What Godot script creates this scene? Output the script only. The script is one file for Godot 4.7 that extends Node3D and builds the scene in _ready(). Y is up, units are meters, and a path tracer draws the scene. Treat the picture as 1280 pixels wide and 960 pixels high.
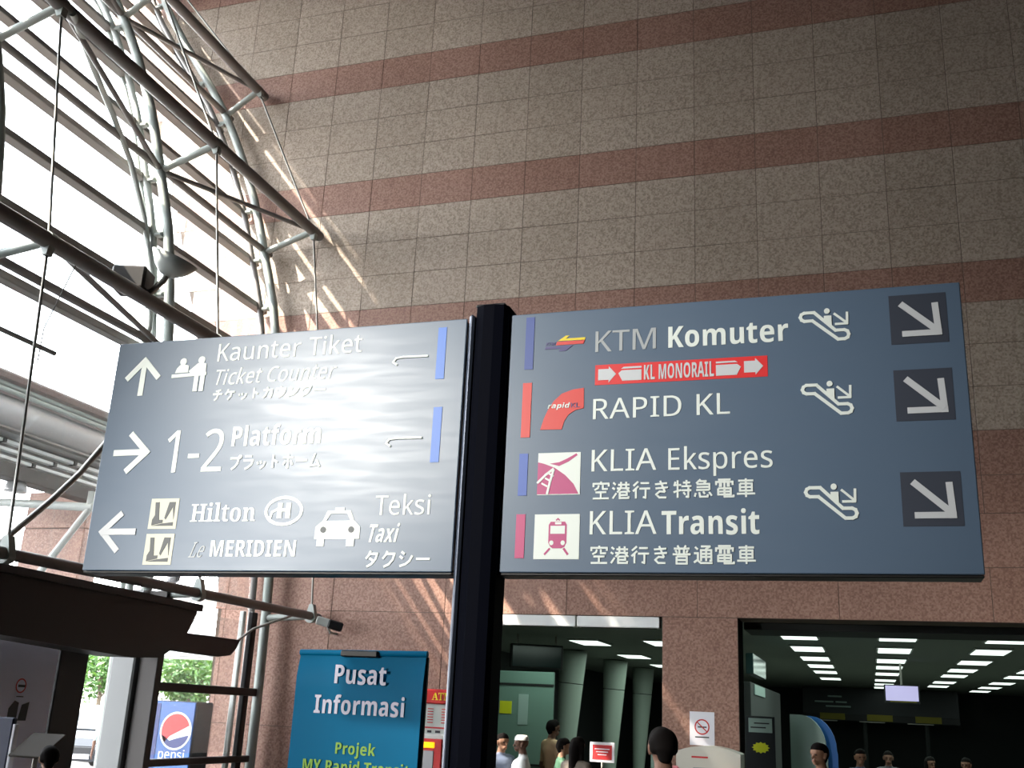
extends Node3D
# A station hall: two signboards on a post before a banded granite wall, a steel and glass facade beside it.

var M := {}
var used := {}
var rng := RandomNumberGenerator.new()
var font_cache := {}
var lift := 0.0

# ---------------------------------------------------------------- materials
func mat(key: String, r: int, g: int, b: int, rough := 0.6, metal := 0.0) -> StandardMaterial3D:
	var m := StandardMaterial3D.new()
	m.resource_name = key
	m.albedo_color = Color8(r, g, b)
	m.roughness = rough
	m.metallic = metal
	M[key] = m
	return m

func noise_tex(seed_no: int, freq: float, stops: Array, size := 512, kind := FastNoiseLite.TYPE_SIMPLEX, octaves := 3) -> NoiseTexture2D:
	var n := FastNoiseLite.new()
	n.seed = seed_no
	n.noise_type = kind
	n.frequency = freq
	n.fractal_octaves = octaves
	var t := NoiseTexture2D.new()
	t.width = size
	t.height = size
	t.seamless = true
	t.noise = n
	var ramp := Gradient.new()
	var offs := PackedFloat32Array()
	var cols := PackedColorArray()
	for s in stops:
		offs.append(s[0])
		cols.append(s[1])
	ramp.offsets = offs
	ramp.colors = cols
	t.color_ramp = ramp
	return t

func granite(key: String, seed_no: int, dark: Color, mid: Color, light: Color, rough := 0.55) -> void:
	var m := mat(key, 255, 255, 255, rough)
	m.albedo_texture = noise_tex(seed_no, 0.1, [[0.0, dark], [0.3, dark.lerp(mid, 0.45)], [0.5, mid], [0.7, light.lerp(mid, 0.45)], [1.0, light]], 512, FastNoiseLite.TYPE_VALUE, 4)
	m.uv1_triplanar = true
	m.uv1_world_triplanar = true
	m.uv1_scale = Vector3(0.93, 0.93, 0.93)
	m.metallic_specular = 0.45

func make_materials() -> void:
	for k in 3:
		var d := (k - 1) * 0.012
		granite("pale%d" % k, 11 + k, Color(0.50 + d, 0.445 + d, 0.39 + d), Color(0.66 + d, 0.597 + d, 0.535 + d), Color(0.74 + d, 0.68 + d, 0.62 + d))
		granite("red%d" % k, 21 + k, Color(0.47 + d, 0.34 + d, 0.29 + d), Color(0.595 + d, 0.455 + d, 0.395 + d), Color(0.67 + d, 0.54 + d, 0.475 + d))
	mat("grout", 96, 82, 72, 0.9)
	granite("floor_stone", 31, Color(0.22, 0.2, 0.18), Color(0.3, 0.27, 0.25), Color(0.38, 0.34, 0.31), 0.25)
	mat("steel", 150, 158, 153, 0.45)
	mat("steel_dark", 112, 108, 105, 0.5)
	mat("mullion", 168, 174, 170, 0.45)
	mat("gasket", 22, 23, 25, 0.6)
	mat("rod", 140, 138, 132, 0.4, 0.5)
	mat("purlin", 142, 138, 134, 0.5)
	var g := mat("glass", 235, 245, 242, 0.0)
	g.transparency = BaseMaterial3D.TRANSPARENCY_ALPHA
	g.albedo_color.a = 0.06
	mat("hall_wall", 30, 28, 27, 0.8)
	mat("plaster", 40, 38, 37, 0.85)
	mat("black", 14, 14, 17, 0.5)
	mat("post_navy", 10, 12, 21, 0.6)
	M["post_navy"].metallic_specular = 0.1
	mat("post_edge", 74, 82, 98, 0.35, 0.4)
	mat("hood", 30, 27, 26, 0.6)
	mat("hood_rail", 46, 40, 37, 0.6)
	mat("column_metal", 104, 106, 106, 0.5)
	# sign face: satin metallic paint with fine horizontal brushing
	var s := mat("sign_face", 86, 105, 128, 0.4)
	s.metallic_specular = 0.5
	s.roughness_texture = noise_tex(5, 0.02, [[0.0, Color(0.85, 0.85, 0.85)], [1.0, Color(1, 1, 1)]], 256)
	s.uv1_triplanar = true
	s.uv1_scale = Vector3(0.4, 3.0, 0.4)
	mat("sign_edge", 26, 30, 38, 0.35, 0.3)
	mat("print_white", 232, 240, 236, 0.45)
	mat("print_grey", 170, 176, 180, 0.45)
	mat("print_cream", 206, 206, 190, 0.5)
	mat("print_dim", 204, 208, 214, 0.45)
	mat("print_blue", 52, 76, 150, 0.45)
	mat("print_sky", 70, 122, 214, 0.45)
	mat("print_midblue", 66, 98, 184, 0.45)
	mat("print_red", 214, 58, 52, 0.45)
	mat("print_brightred", 222, 36, 40, 0.45)
	mat("print_pink", 190, 62, 118, 0.45)
	mat("print_magenta", 186, 66, 124, 0.45)
	mat("print_yellow", 232, 208, 30, 0.45)
	mat("print_violet", 74, 68, 124, 0.45)
	mat("print_darksquare", 56, 62, 76, 0.45)
	mat("print_greydark", 70, 74, 78, 0.5)
	mat("white", 226, 228, 226, 0.5)
	mat("offwhite", 190, 194, 188, 0.5)
	mat("paper", 226, 226, 232, 0.7)
	mat("paper_red", 190, 40, 44, 0.6)
	mat("ink", 40, 38, 42, 0.6)
	var bn := mat("banner", 2, 106, 148, 0.5)
	bn.metallic_specular = 0.2
	mat("banner_green", 128, 178, 40, 0.5)
	mat("lavender", 214, 214, 232, 0.6)
	mat("column_paint", 150, 162, 152, 0.5)
	mat("hall_ceiling", 128, 136, 128, 0.9)
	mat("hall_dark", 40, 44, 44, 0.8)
	mat("hall_floor", 112, 112, 106, 0.4)
	mat("office_glass", 110, 138, 128, 0.3)
	mat("teal_glass", 40, 62, 62, 0.15)
	mat("header_dark", 18, 24, 30, 0.5)
	mat("header_yellow", 128, 120, 20, 0.6)
	mat("kiosk_white", 150, 172, 166, 0.5)
	mat("kiosk_blue", 44, 108, 190, 0.5)
	mat("star_yellow", 206, 210, 30, 0.6)
	mat("atm_red", 200, 24, 26, 0.4)
	mat("atm_white", 214, 212, 206, 0.5)
	mat("machine_grey", 196, 194, 182, 0.5)
	mat("pink_plastic", 214, 130, 136, 0.5)
	mat("pepsi_blue", 14, 84, 156, 0.35)
	mat("pepsi_deep", 10, 40, 110, 0.4)
	mat("leaf", 38, 70, 20, 0.6)
	M["leaf"].backlight_enabled = true
	M["leaf"].backlight = Color(0.2, 0.3, 0.08)
	mat("bark", 96, 84, 70, 0.9)
	mat("asphalt", 46, 46, 48, 0.9)
	mat("pavement", 104, 102, 98, 0.9)
	mat("building_white", 226, 226, 222, 0.8)
	mat("building_grey", 150, 152, 152, 0.8)
	mat("window_dark", 60, 70, 78, 0.2)
	mat("car_dark", 30, 32, 36, 0.25, 0.3)
	mat("car_silver", 96, 100, 104, 0.25, 0.3)
	mat("tyre", 20, 20, 20, 0.8)
	mat("brass_brown", 96, 70, 58, 0.6)
	mat("canopy_grey", 150, 150, 152, 0.35, 0.3)
	mat("canopy_brown", 84, 66, 62, 0.6)
	mat("green_sign", 20, 150, 90, 0.5)
	var v := mat("figure", 255, 255, 255, 0.75)
	v.vertex_color_use_as_albedo = true
	mat("hair", 14, 11, 10, 0.85)
	M["hair"].metallic_specular = 0.2
	mat("cap_white", 208, 208, 204, 0.8)
	mat("helmet_black", 16, 16, 18, 0.25)
	mat("deep_blue", 24, 34, 66, 0.6)
	mat("brown_board", 46, 38, 28, 0.8)

func glow(key: String, col: Color, energy: float) -> StandardMaterial3D:
	var m := StandardMaterial3D.new()
	m.resource_name = key
	m.albedo_color = col
	m.emission_enabled = true
	m.emission = col
	m.emission_energy_multiplier = energy
	M[key] = m
	return m

# ---------------------------------------------------------------- mesh helpers
func tool(smooth := false) -> SurfaceTool:
	var st := SurfaceTool.new()
	st.begin(Mesh.PRIMITIVE_TRIANGLES)
	st.set_smooth_group(0 if smooth else -1)
	return st

func face(st: SurfaceTool, pts: Array, outward: Vector3) -> void:
	var n: Vector3 = (pts[2] - pts[0]).cross(pts[1] - pts[0])
	var flip := n.dot(outward) < 0.0
	for i in range(1, pts.size() - 1):
		st.add_vertex(pts[0])
		if flip:
			st.add_vertex(pts[i + 1])
			st.add_vertex(pts[i])
		else:
			st.add_vertex(pts[i])
			st.add_vertex(pts[i + 1])

# box with chamfered edges
func bx(st: SurfaceTool, c: Vector3, size: Vector3, b := 0.0, turn := Basis.IDENTITY) -> void:
	var h := size / 2.0
	b = minf(b, minf(h.x, minf(h.y, h.z)) * 0.9)
	var corner := func(s: Vector3, axis: int) -> Vector3:
		var p := Vector3(s.x * (h.x - b), s.y * (h.y - b), s.z * (h.z - b))
		p[axis] = s[axis] * h[axis]
		return c + turn * p
	for axis in 3:
		var u := (axis + 1) % 3
		var w := (axis + 2) % 3
		for s in [-1.0, 1.0]:
			var pts := []
			for q in [[-1, -1], [1, -1], [1, 1], [-1, 1]]:
				var sv := Vector3.ZERO
				sv[axis] = s
				sv[u] = q[0]
				sv[w] = q[1]
				pts.append(corner.call(sv, axis))
			var o := Vector3.ZERO
			o[axis] = s
			face(st, pts, turn * o)
		if b > 0.0:
			for su in [-1.0, 1.0]:
				for sw in [-1.0, 1.0]:
					var a := Vector3.ZERO
					a[u] = su
					a[w] = sw
					var a0 := a
					var a1 := a
					a0[axis] = -1.0
					a1[axis] = 1.0
					face(st, [corner.call(a0, u), corner.call(a1, u), corner.call(a1, w), corner.call(a0, w)], turn * a)
	if b > 0.0:
		for sx in [-1.0, 1.0]:
			for sy in [-1.0, 1.0]:
				for sz in [-1.0, 1.0]:
					var s := Vector3(sx, sy, sz)
					face(st, [corner.call(s, 0), corner.call(s, 1), corner.call(s, 2)], turn * s)

func rotx_basis(dir: Vector3) -> Basis:
	# a basis whose y axis runs along dir
	var y := dir.normalized()
	var ref := Vector3(0, 0, 1) if absf(y.z) < 0.9 else Vector3(1, 0, 0)
	var x := y.cross(ref).normalized()
	return Basis(x, y, x.cross(y))

# tube through points, with radius r or radii list
func tube(st: SurfaceTool, pts: Array, r, sides := 10, caps := true) -> void:
	var rings := []
	var frame := Basis.IDENTITY
	for i in pts.size():
		var d: Vector3
		if i == 0:
			d = pts[1] - pts[0]
		elif i == pts.size() - 1:
			d = pts[i] - pts[i - 1]
		else:
			d = (pts[i + 1] - pts[i]).normalized() + (pts[i] - pts[i - 1]).normalized()
		d = d.normalized()
		if i == 0:
			frame = rotx_basis(d)
		else:
			var x := (frame.x - d * frame.x.dot(d)).normalized()
			frame = Basis(x, d, x.cross(d))
		var rr: float = r[i] if r is Array else r
		var ring := []
		for k in sides:
			var a := TAU * k / sides
			ring.append(pts[i] + (frame.x * cos(a) + frame.z * sin(a)) * rr)
		rings.append(ring)
	for i in pts.size() - 1:
		var mid: Vector3 = (pts[i] + pts[i + 1]) / 2.0
		for k in sides:
			var k2 := (k + 1) % sides
			var q := [rings[i][k], rings[i + 1][k], rings[i + 1][k2], rings[i][k2]]
			face(st, q, (q[0] + q[1] + q[2] + q[3]) / 4.0 - mid)
	if caps:
		st.set_smooth_group(-1)
		face(st, rings[0], pts[0] - pts[1])
		face(st, rings[-1], pts[-1] - pts[-2])
		st.set_smooth_group(0)

# lathe: profile of Vector2(radius, height) around y, placed by xf
func lathe(st: SurfaceTool, prof: Array, xf := Transform3D.IDENTITY, sides := 16) -> void:
	for i in prof.size() - 1:
		var a: Vector2 = prof[i]
		var b: Vector2 = prof[i + 1]
		for k in sides:
			var t0 := TAU * k / sides
			var t1 := TAU * (k + 1) / sides
			var p := []
			for q in [[a, t0], [b, t0], [b, t1], [a, t1]]:
				p.append(xf * Vector3(q[0].x * cos(q[1]), q[0].y, q[0].x * sin(q[1])))
			var n2 := Vector2(b.y - a.y, -(b.x - a.x))
			var tm := (t0 + t1) / 2.0
			var out := xf.basis * Vector3(n2.x * cos(tm), n2.y, n2.x * sin(tm))
			if a.x < 1e-5:
				face(st, [p[0], p[1], p[2]], out)
			elif b.x < 1e-5:
				face(st, [p[0], p[1], p[3]], out)
			else:
				face(st, p, out)

# polygon in xy extruded from z0 to z1, then placed by xf
func prism(st: SurfaceTool, poly: Array, z0: float, z1: float, xf := Transform3D.IDENTITY) -> void:
	var pk := PackedVector2Array(poly)
	var idx := Geometry2D.triangulate_polygon(pk)
	for zz in [[z1, 1.0], [z0, -1.0]]:
		for i in range(0, idx.size(), 3):
			face(st, [xf * Vector3(pk[idx[i]].x, pk[idx[i]].y, zz[0]), xf * Vector3(pk[idx[i + 1]].x, pk[idx[i + 1]].y, zz[0]), xf * Vector3(pk[idx[i + 2]].x, pk[idx[i + 2]].y, zz[0])], xf.basis * Vector3(0, 0, zz[1]))
	var turn := -1.0 if Geometry2D.is_polygon_clockwise(pk) else 1.0
	for i in pk.size():
		var a := pk[i]
		var b := pk[(i + 1) % pk.size()]
		var o := Vector3(b.y - a.y, -(b.x - a.x), 0) * turn
		face(st, [xf * Vector3(a.x, a.y, z0), xf * Vector3(b.x, b.y, z0), xf * Vector3(b.x, b.y, z1), xf * Vector3(a.x, a.y, z1)], xf.basis * o)

func rect2(x0: float, y0: float, x1: float, y1: float) -> Array:
	return [Vector2(x0, y0), Vector2(x1, y0), Vector2(x1, y1), Vector2(x0, y1)]

func disc2(c: Vector2, rx: float, ry: float, n := 20) -> Array:
	var p := []
	for k in n:
		p.append(c + Vector2(cos(TAU * k / n) * rx, sin(TAU * k / n) * ry))
	return p

# a stroke of width w along a polyline, as raised print
func stroke(st: SurfaceTool, pts: Array, w: float, z0: float, z1: float, closed := false, grow := 0.35) -> void:
	var n := pts.size()
	for i in (n if closed else n - 1):
		var a: Vector2 = pts[i]
		var b: Vector2 = pts[(i + 1) % n]
		var d := (b - a).normalized()
		var e := d.orthogonal() * w / 2.0
		var a2 := a - d * (w * grow if (closed or i > 0) else 0.0)
		var b2 := b + d * (w * grow if (closed or i < n - 2) else 0.0)
		lift = fmod(lift + 0.00017, 0.0021)
		prism(st, [a2 - e, b2 - e, b2 + e, a2 + e], z0, z1 + lift)

# ---------------------------------------------------------------- scene helpers
func numbered(called: String) -> String:
	var n: int = used.get(called, 0)
	used[called] = n + 1
	return called if n == 0 else "%s_%03d" % [called, n]

func tag(o: Node3D, label: String, category: String, group := "") -> Node3D:
	o.set_meta("label", label)
	o.set_meta("category", category)
	if group != "":
		o.set_meta("group", group)
	return o

func thing(called: String, label: String, category: String, at := Vector3.ZERO, turn := 0.0, group := "") -> Node3D:
	var o := Node3D.new()
	o.name = numbered(called)
	add_child(o)
	o.position = at
	o.rotation.y = turn
	return tag(o, label, category, group)

func obj(called: String, what, m: Material, parent: Node = null) -> MeshInstance3D:
	var o := MeshInstance3D.new()
	if what is SurfaceTool:
		what.generate_normals()
		o.mesh = what.commit()
	else:
		o.mesh = what
	o.material_override = m
	if parent == null or parent == self:
		o.name = numbered(called)
		add_child(o)
	else:
		o.name = called
		parent.add_child(o, true)
	return o

func struct(called: String, st, m: Material) -> MeshInstance3D:
	var o := obj(called, st, m)
	o.set_meta("kind", "structure")
	return o

func struct_node(called: String) -> Node3D:
	var o := Node3D.new()
	o.name = numbered(called)
	add_child(o)
	o.set_meta("kind", "structure")
	return o

func part_box(called: String, m: Material, parent: Node, c: Vector3, size: Vector3, b := 0.0) -> MeshInstance3D:
	var st := tool()
	bx(st, c, size, b)
	return obj(called, st, m, parent)

func font(kind: String) -> Font:
	if not font_cache.has(kind):
		var f := SystemFont.new()
		f.font_names = PackedStringArray(["Droid Serif" if kind.begins_with("S") else "Droid Sans"])
		f.font_weight = 700 if kind.ends_with("B") else 400
		font_cache[kind] = f
	return font_cache[kind]

func text_mesh(s: String, kind: String, depth := 0.003) -> TextMesh:
	var t := TextMesh.new()
	t.text = s
	t.font = font(kind)
	t.font_size = 64
	t.pixel_size = 0.01
	t.depth = depth
	t.curve_step = 1.0
	t.horizontal_alignment = HORIZONTAL_ALIGNMENT_LEFT
	return t

# lettering from x0 to x1 on a baseline, with capitals cap metres high, standing in front of z
func letters(s: String, x0: float, x1: float, base: float, cap: float, kind: String, m: Material, parent: Node, z := 0.0, shear := 0.0, xf := Transform3D.IDENTITY) -> MeshInstance3D:
	var tm := text_mesh(s, kind)
	var box := tm.get_aabb()
	var key := kind + "H"
	if not font_cache.has(key):
		font_cache[key] = text_mesh("H", kind).get_aabb()
	var hb: AABB = font_cache[key]
	# a text mesh is centred on its own line height: H gives the baseline
	var sy := cap / hb.size.y
	var sx := (x1 - x0 - shear * cap) / box.size.x
	var st := SurfaceTool.new()
	var b := Basis(Vector3(sx, 0, 0), Vector3(shear * sy, sy, 0), Vector3(0, 0, 1))
	st.append_from(tm, 0, Transform3D(b, Vector3(x0 - box.position.x * sx - hb.position.y * sy * shear, base - hb.position.y * sy, z + 0.0015)))
	var o := MeshInstance3D.new()
	o.mesh = st.commit()
	o.material_override = m
	o.name = "lettering"
	parent.add_child(o, true)
	o.transform = xf
	return o

func print_poly(called: String, poly: Array, m: Material, parent: Node, z := 0.0, t := 0.003) -> MeshInstance3D:
	var st := tool()
	prism(st, poly, z, z + t)
	return obj(called, st, m, parent)
# ---------------------------------------------------------------- figures: smooth fields meshed as surface nets
func field_mesh(st: SurfaceTool, bones: Array, cell: float, k: float, paint: Callable, xf := Transform3D.IDENTITY) -> void:
	var lo := Vector3(1e9, 1e9, 1e9)
	var hi := -lo
	for b in bones:
		var r: float = maxf(b[2], b[3]) + cell * 2.0 + k
		for p in [b[0], b[1]]:
			lo = lo.min(p - Vector3(r, r, r))
			hi = hi.max(p + Vector3(r, r, r))
	var nx := int(ceil((hi.x - lo.x) / cell)) + 1
	var ny := int(ceil((hi.y - lo.y) / cell)) + 1
	var nz := int(ceil((hi.z - lo.z) / cell)) + 1
	var f := PackedFloat32Array()
	f.resize(nx * ny * nz)
	f.fill(1.0)
	for b in bones:
		var a: Vector3 = b[0]
		var e: Vector3 = b[1] - b[0]
		var el: float = maxf(e.length_squared(), 1e-9)
		var r0: float = b[2]
		var r1: float = b[3]
		var m: float = maxf(r0, r1) + cell * 2.0 + k
		var sq: Vector3 = b[4] if b.size() > 4 else Vector3.ONE
		var l: Vector3 = (b[0].min(b[1]) - Vector3(m, m, m) - lo) / cell
		var h: Vector3 = (b[0].max(b[1]) + Vector3(m, m, m) - lo) / cell
		for x in range(maxi(0, int(l.x)), mini(nx, int(h.x) + 2)):
			for y in range(maxi(0, int(l.y)), mini(ny, int(h.y) + 2)):
				for z in range(maxi(0, int(l.z)), mini(nz, int(h.z) + 2)):
					var p := lo + Vector3(x, y, z) * cell - a
					var t := clampf(p.dot(e) / el, 0.0, 1.0)
					var d := ((p - e * t) * sq).length() - lerpf(r0, r1, t)
					var i := (x * ny + y) * nz + z
					var o := f[i]
					var hh := clampf(0.5 + 0.5 * (o - d) / k, 0.0, 1.0)
					f[i] = lerpf(o, d, hh) - k * hh * (1.0 - hh)
	var vert := {}
	var at := func(x: int, y: int, z: int) -> Vector3:
		var key := (x * ny + y) * nz + z
		if vert.has(key):
			return vert[key]
		var sum := Vector3.ZERO
		var n := 0
		for c in 12:
			var ax := c / 4
			var u := c % 2
			var w := (c / 2) % 2
			var q := [0, 0, 0]
			q[(ax + 1) % 3] = u
			q[(ax + 2) % 3] = w
			var q2 := q.duplicate()
			q2[ax] = 1
			var f0 := f[((x + q[0]) * ny + y + q[1]) * nz + z + q[2]]
			var f1 := f[((x + q2[0]) * ny + y + q2[1]) * nz + z + q2[2]]
			if (f0 < 0.0) != (f1 < 0.0):
				var t := f0 / (f0 - f1)
				sum += Vector3(q[0], q[1], q[2]).lerp(Vector3(q2[0], q2[1], q2[2]), t)
				n += 1
		var v := lo + (Vector3(x, y, z) + sum / maxf(n, 1)) * cell
		vert[key] = v
		return v
	for x in range(1, nx - 1):
		for y in range(1, ny - 1):
			for z in range(1, nz - 1):
				var s0 := f[(x * ny + y) * nz + z] < 0.0
				for ax in 3:
					var d := [0, 0, 0]
					d[ax] = 1
					if s0 == (f[((x + d[0]) * ny + y + d[1]) * nz + z + d[2]] < 0.0):
						continue
					var u := [0, 0, 0]
					var w := [0, 0, 0]
					u[(ax + 1) % 3] = 1
					w[(ax + 2) % 3] = 1
					var p := [at.call(x, y, z), at.call(x - u[0], y - u[1], z - u[2]), at.call(x - u[0] - w[0], y - u[1] - w[1], z - u[2] - w[2]), at.call(x - w[0], y - w[1], z - w[2])]
					if p[0] == p[1] and p[2] == p[3]:
						continue
					var o := Vector3(d[0], d[1], d[2]) * (1.0 if s0 else -1.0)
					var nrm: Vector3 = (p[2] - p[0]).cross(p[1] - p[0])
					var order := [0, 1, 2, 0, 2, 3] if nrm.dot(o) > 0.0 else [0, 2, 1, 0, 3, 2]
					for i in order:
						st.set_color(paint.call(p[i]))
						st.add_vertex(xf * p[i])

# a standing person 1.70 m tall at scale 1, facing +z; returns the body mesh
func body_mesh(shirt: Color, trousers: Color, skin: Color, sleeves: float, bend := 0.0) -> ArrayMesh:
	var st := tool(true)
	var B := []
	var hip := Vector3(0, 0.92, 0)
	var chest := Vector3(0, 1.28, 0.02 + bend)
	var neck := Vector3(0, 1.44, 0.0 + bend * 1.3)
	B.append([hip + Vector3(-0.07, 0, 0), hip + Vector3(0.07, 0, 0), 0.115, 0.115])
	B.append([Vector3(0, 1.05, 0.01 + bend * 0.4), chest, 0.12, 0.135])
	B.append([chest + Vector3(-0.09, 0.02, 0), chest + Vector3(0.09, 0.02, 0), 0.105, 0.105])
	B.append([neck + Vector3(-0.13, -0.06, -0.01), neck + Vector3(0.13, -0.06, -0.01), 0.062, 0.062])
	B.append([neck + Vector3(0, -0.04, -0.01), neck + Vector3(0, 0.07, 0.01), 0.066, 0.054])
	for s in [-1.0, 1.0]:
		var sh: Vector3 = neck + Vector3(s * 0.185, -0.075, 0)
		var el: Vector3 = sh + Vector3(s * 0.05, -0.29, 0.0)
		var wr: Vector3 = el + Vector3(s * 0.005, -0.24, 0.07)
		B.append([sh, el, 0.058, 0.043])
		B.append([el, wr, 0.041, 0.029])
		var kn := Vector3(s * 0.1, 0.48, 0.02)
		var an := Vector3(s * 0.1, 0.08, -0.02)
		B.append([Vector3(s * 0.085, 0.88, 0), kn, 0.088, 0.06])
		B.append([kn, an, 0.058, 0.042])
		B.append([an + Vector3(0, -0.035, -0.01), an + Vector3(s * 0.015, -0.045, 0.17), 0.043, 0.036])
	var tone := func(p: Vector3) -> Color:
		if p.y < 0.1:
			return Color(0.02, 0.018, 0.016)
		if p.y < 0.9 and absf(p.x) < 0.21:
			return trousers
		if p.y > 1.455:
			return skin
		if absf(p.x) > 0.19 and p.y < sleeves:
			return skin
		return shirt
	field_mesh(st, B, 0.02, 0.03, tone)
	# head, with jaw, nose, ears and brow
	var hc := neck + Vector3(0, 0.155, 0.03)
	var H := [
		[hc + Vector3(0, 0.02, -0.02), hc + Vector3(0, 0.03, 0.015), 0.083, 0.08],
		[hc + Vector3(0, -0.045, 0.02), hc + Vector3(0, -0.07, 0.055), 0.056, 0.034],
		[hc + Vector3(0, 0.005, 0.082), hc + Vector3(0, -0.028, 0.102), 0.009, 0.013],
		[hc + Vector3(-0.03, 0.022, 0.075), hc + Vector3(0.03, 0.022, 0.075), 0.014, 0.014],
		[hc + Vector3(-0.016, -0.058, 0.088), hc + Vector3(0.016, -0.058, 0.088), 0.007, 0.007],
		[hc + Vector3(0.082, 0.012, -0.012), hc + Vector3(0.08, -0.028, -0.004), 0.016, 0.011],
		[hc + Vector3(-0.082, 0.012, -0.012), hc + Vector3(-0.08, -0.028, -0.004), 0.016, 0.011],
		[hc + Vector3(0, -0.06, -0.01), neck + Vector3(0, 0.0, 0), 0.052, 0.055],
	]
	var lips := skin.lerp(Color(0.25, 0.06, 0.05), 0.5)
	var face_tone := func(p: Vector3) -> Color:
		var q: Vector3 = p - hc
		if q.z > 0.06 and absf(absf(q.x) - 0.032) < 0.011 and absf(q.y - 0.003) < 0.007:
			return Color(0.02, 0.015, 0.012)
		if q.z > 0.08 and absf(q.x) < 0.022 and absf(q.y + 0.058) < 0.007:
			return lips
		return skin
	field_mesh(st, H, 0.008, 0.018, face_tone)
	# hands: a palm and five fingers
	for s in [-1.0, 1.0]:
		var w: Vector3 = neck + Vector3(s * 0.185, -0.075, 0) + Vector3(s * 0.055, -0.53, 0.07)
		var G := [[w, w + Vector3(0, -0.07, 0.015), 0.024, 0.026], [w + Vector3(0, -0.05, -0.012), w + Vector3(0, -0.08, 0.035), 0.02, 0.02]]
		for q in 4:
			var root := w + Vector3(0, -0.085, -0.016 + q * 0.019)
			var ln: float = [0.05, 0.066, 0.072, 0.064][q]
			var mid := root + Vector3(-s * 0.004, -ln * 0.55, 0.004)
			G.append([root, mid, 0.0095, 0.0085])
			G.append([mid, mid + Vector3(-s * 0.014, -ln * 0.5, 0.0), 0.0085, 0.0075])
		var th := w + Vector3(0, -0.035, 0.03)
		G.append([th, th + Vector3(-s * 0.012, -0.035, 0.022), 0.011, 0.0095])
		G.append([th + Vector3(-s * 0.012, -0.035, 0.022), th + Vector3(-s * 0.018, -0.065, 0.026), 0.0095, 0.008])
		field_mesh(st, G, 0.006, 0.004, func(_p): return skin)
	st.generate_normals()
	return st.commit()

func hair_mesh(style: String, bend := 0.0) -> ArrayMesh:
	var st := tool(true)
	var hc := Vector3(0, 1.595, 0.03 + bend * 1.3)
	var H := []
	if style == "cap":
		var cs := tool(true)
		lathe(cs, [Vector2(0, 0.1), Vector2(0.07, 0.096), Vector2(0.093, 0.075), Vector2(0.101, 0.035), Vector2(0.103, 0.028), Vector2(0.097, 0.026)], Transform3D(Basis.IDENTITY, hc + Vector3(0, 0.02, -0.004)), 20)
		cs.generate_normals()
		return cs.commit()
	if style == "helmet":
		H = [[hc + Vector3(0, 0.03, -0.01), hc + Vector3(0, 0.0, -0.02), 0.125, 0.12], [hc + Vector3(0, -0.06, -0.03), hc + Vector3(0, -0.06, 0.02), 0.1, 0.1]]
	else:
		H = [[hc + Vector3(0, 0.04, -0.03), hc + Vector3(0, 0.052, 0.012), 0.085, 0.079], [hc + Vector3(0, 0.0, -0.06), hc + Vector3(0, -0.045, -0.055), 0.065, 0.045],
			[hc + Vector3(0.055, 0.03, -0.02), hc + Vector3(0.062, -0.005, -0.03), 0.036, 0.028], [hc + Vector3(-0.055, 0.03, -0.02), hc + Vector3(-0.062, -0.005, -0.03), 0.036, 0.028]]
		if style == "long":
			H.append([hc + Vector3(0.0, -0.03, -0.065), hc + Vector3(0.0, -0.24, -0.085), 0.075, 0.06])
			H.append([hc + Vector3(0.07, 0.02, -0.02), hc + Vector3(0.085, -0.17, -0.03), 0.04, 0.03])
			H.append([hc + Vector3(-0.07, 0.02, -0.02), hc + Vector3(-0.085, -0.17, -0.03), 0.04, 0.03])
	field_mesh(st, H, 0.01, 0.02, func(_p): return Color.WHITE)
	st.generate_normals()
	return st.commit()

var bodies := {}
func person(label: String, at: Vector3, yaw: float, tall: float, shirt: Color, trousers: Color, skin: Color, style := "short", sleeves := 1.12, group := "", bend := 0.0) -> void:
	var t := thing("person", label, "person", at, yaw, group)
	t.scale = Vector3.ONE * (tall / 1.71)
	obj("body", body_mesh(shirt, trousers, skin, sleeves, bend), M.figure, t)
	if not bodies.has([style, bend]):
		bodies[[style, bend]] = hair_mesh(style, bend)
	var names := {"cap": "cap", "helmet": "helmet"}
	if style == "cap":
		if not bodies.has(["short", bend]):
			bodies[["short", bend]] = hair_mesh("short", bend)
	obj(names.get(style, "hair"), bodies[[style, bend]], {"cap": M.cap_white, "helmet": M.helmet_black}.get(style, M.hair), t)
# ---------------------------------------------------------------- shell of the hall
const WALL_Z := -14.5
const TRUSS_Z := [-14.2, -11.3, -8.1]
const END_Z := 10.0
const GLASS_Z := -4.7
const ROOF_Y := 15.75
const PROFILE := [[-1.0, -8.55], [0.0, -8.55], [3.3, -8.58], [5.6, -8.73], [7.8, -9.04], [9.04, -9.4], [10.24, -9.8], [11.89, -10.58], [14.7, -12.37], [16.4, -12.8], [18.2, -12.85]]
const WALL_END := [[-1.0, -9.5], [0.0, -9.53], [2.93, -9.6], [5.6, -10.1], [8.34, -10.95], [12.0, -12.25], [16.4, -14.7], [18.2, -15.9]]

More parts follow.
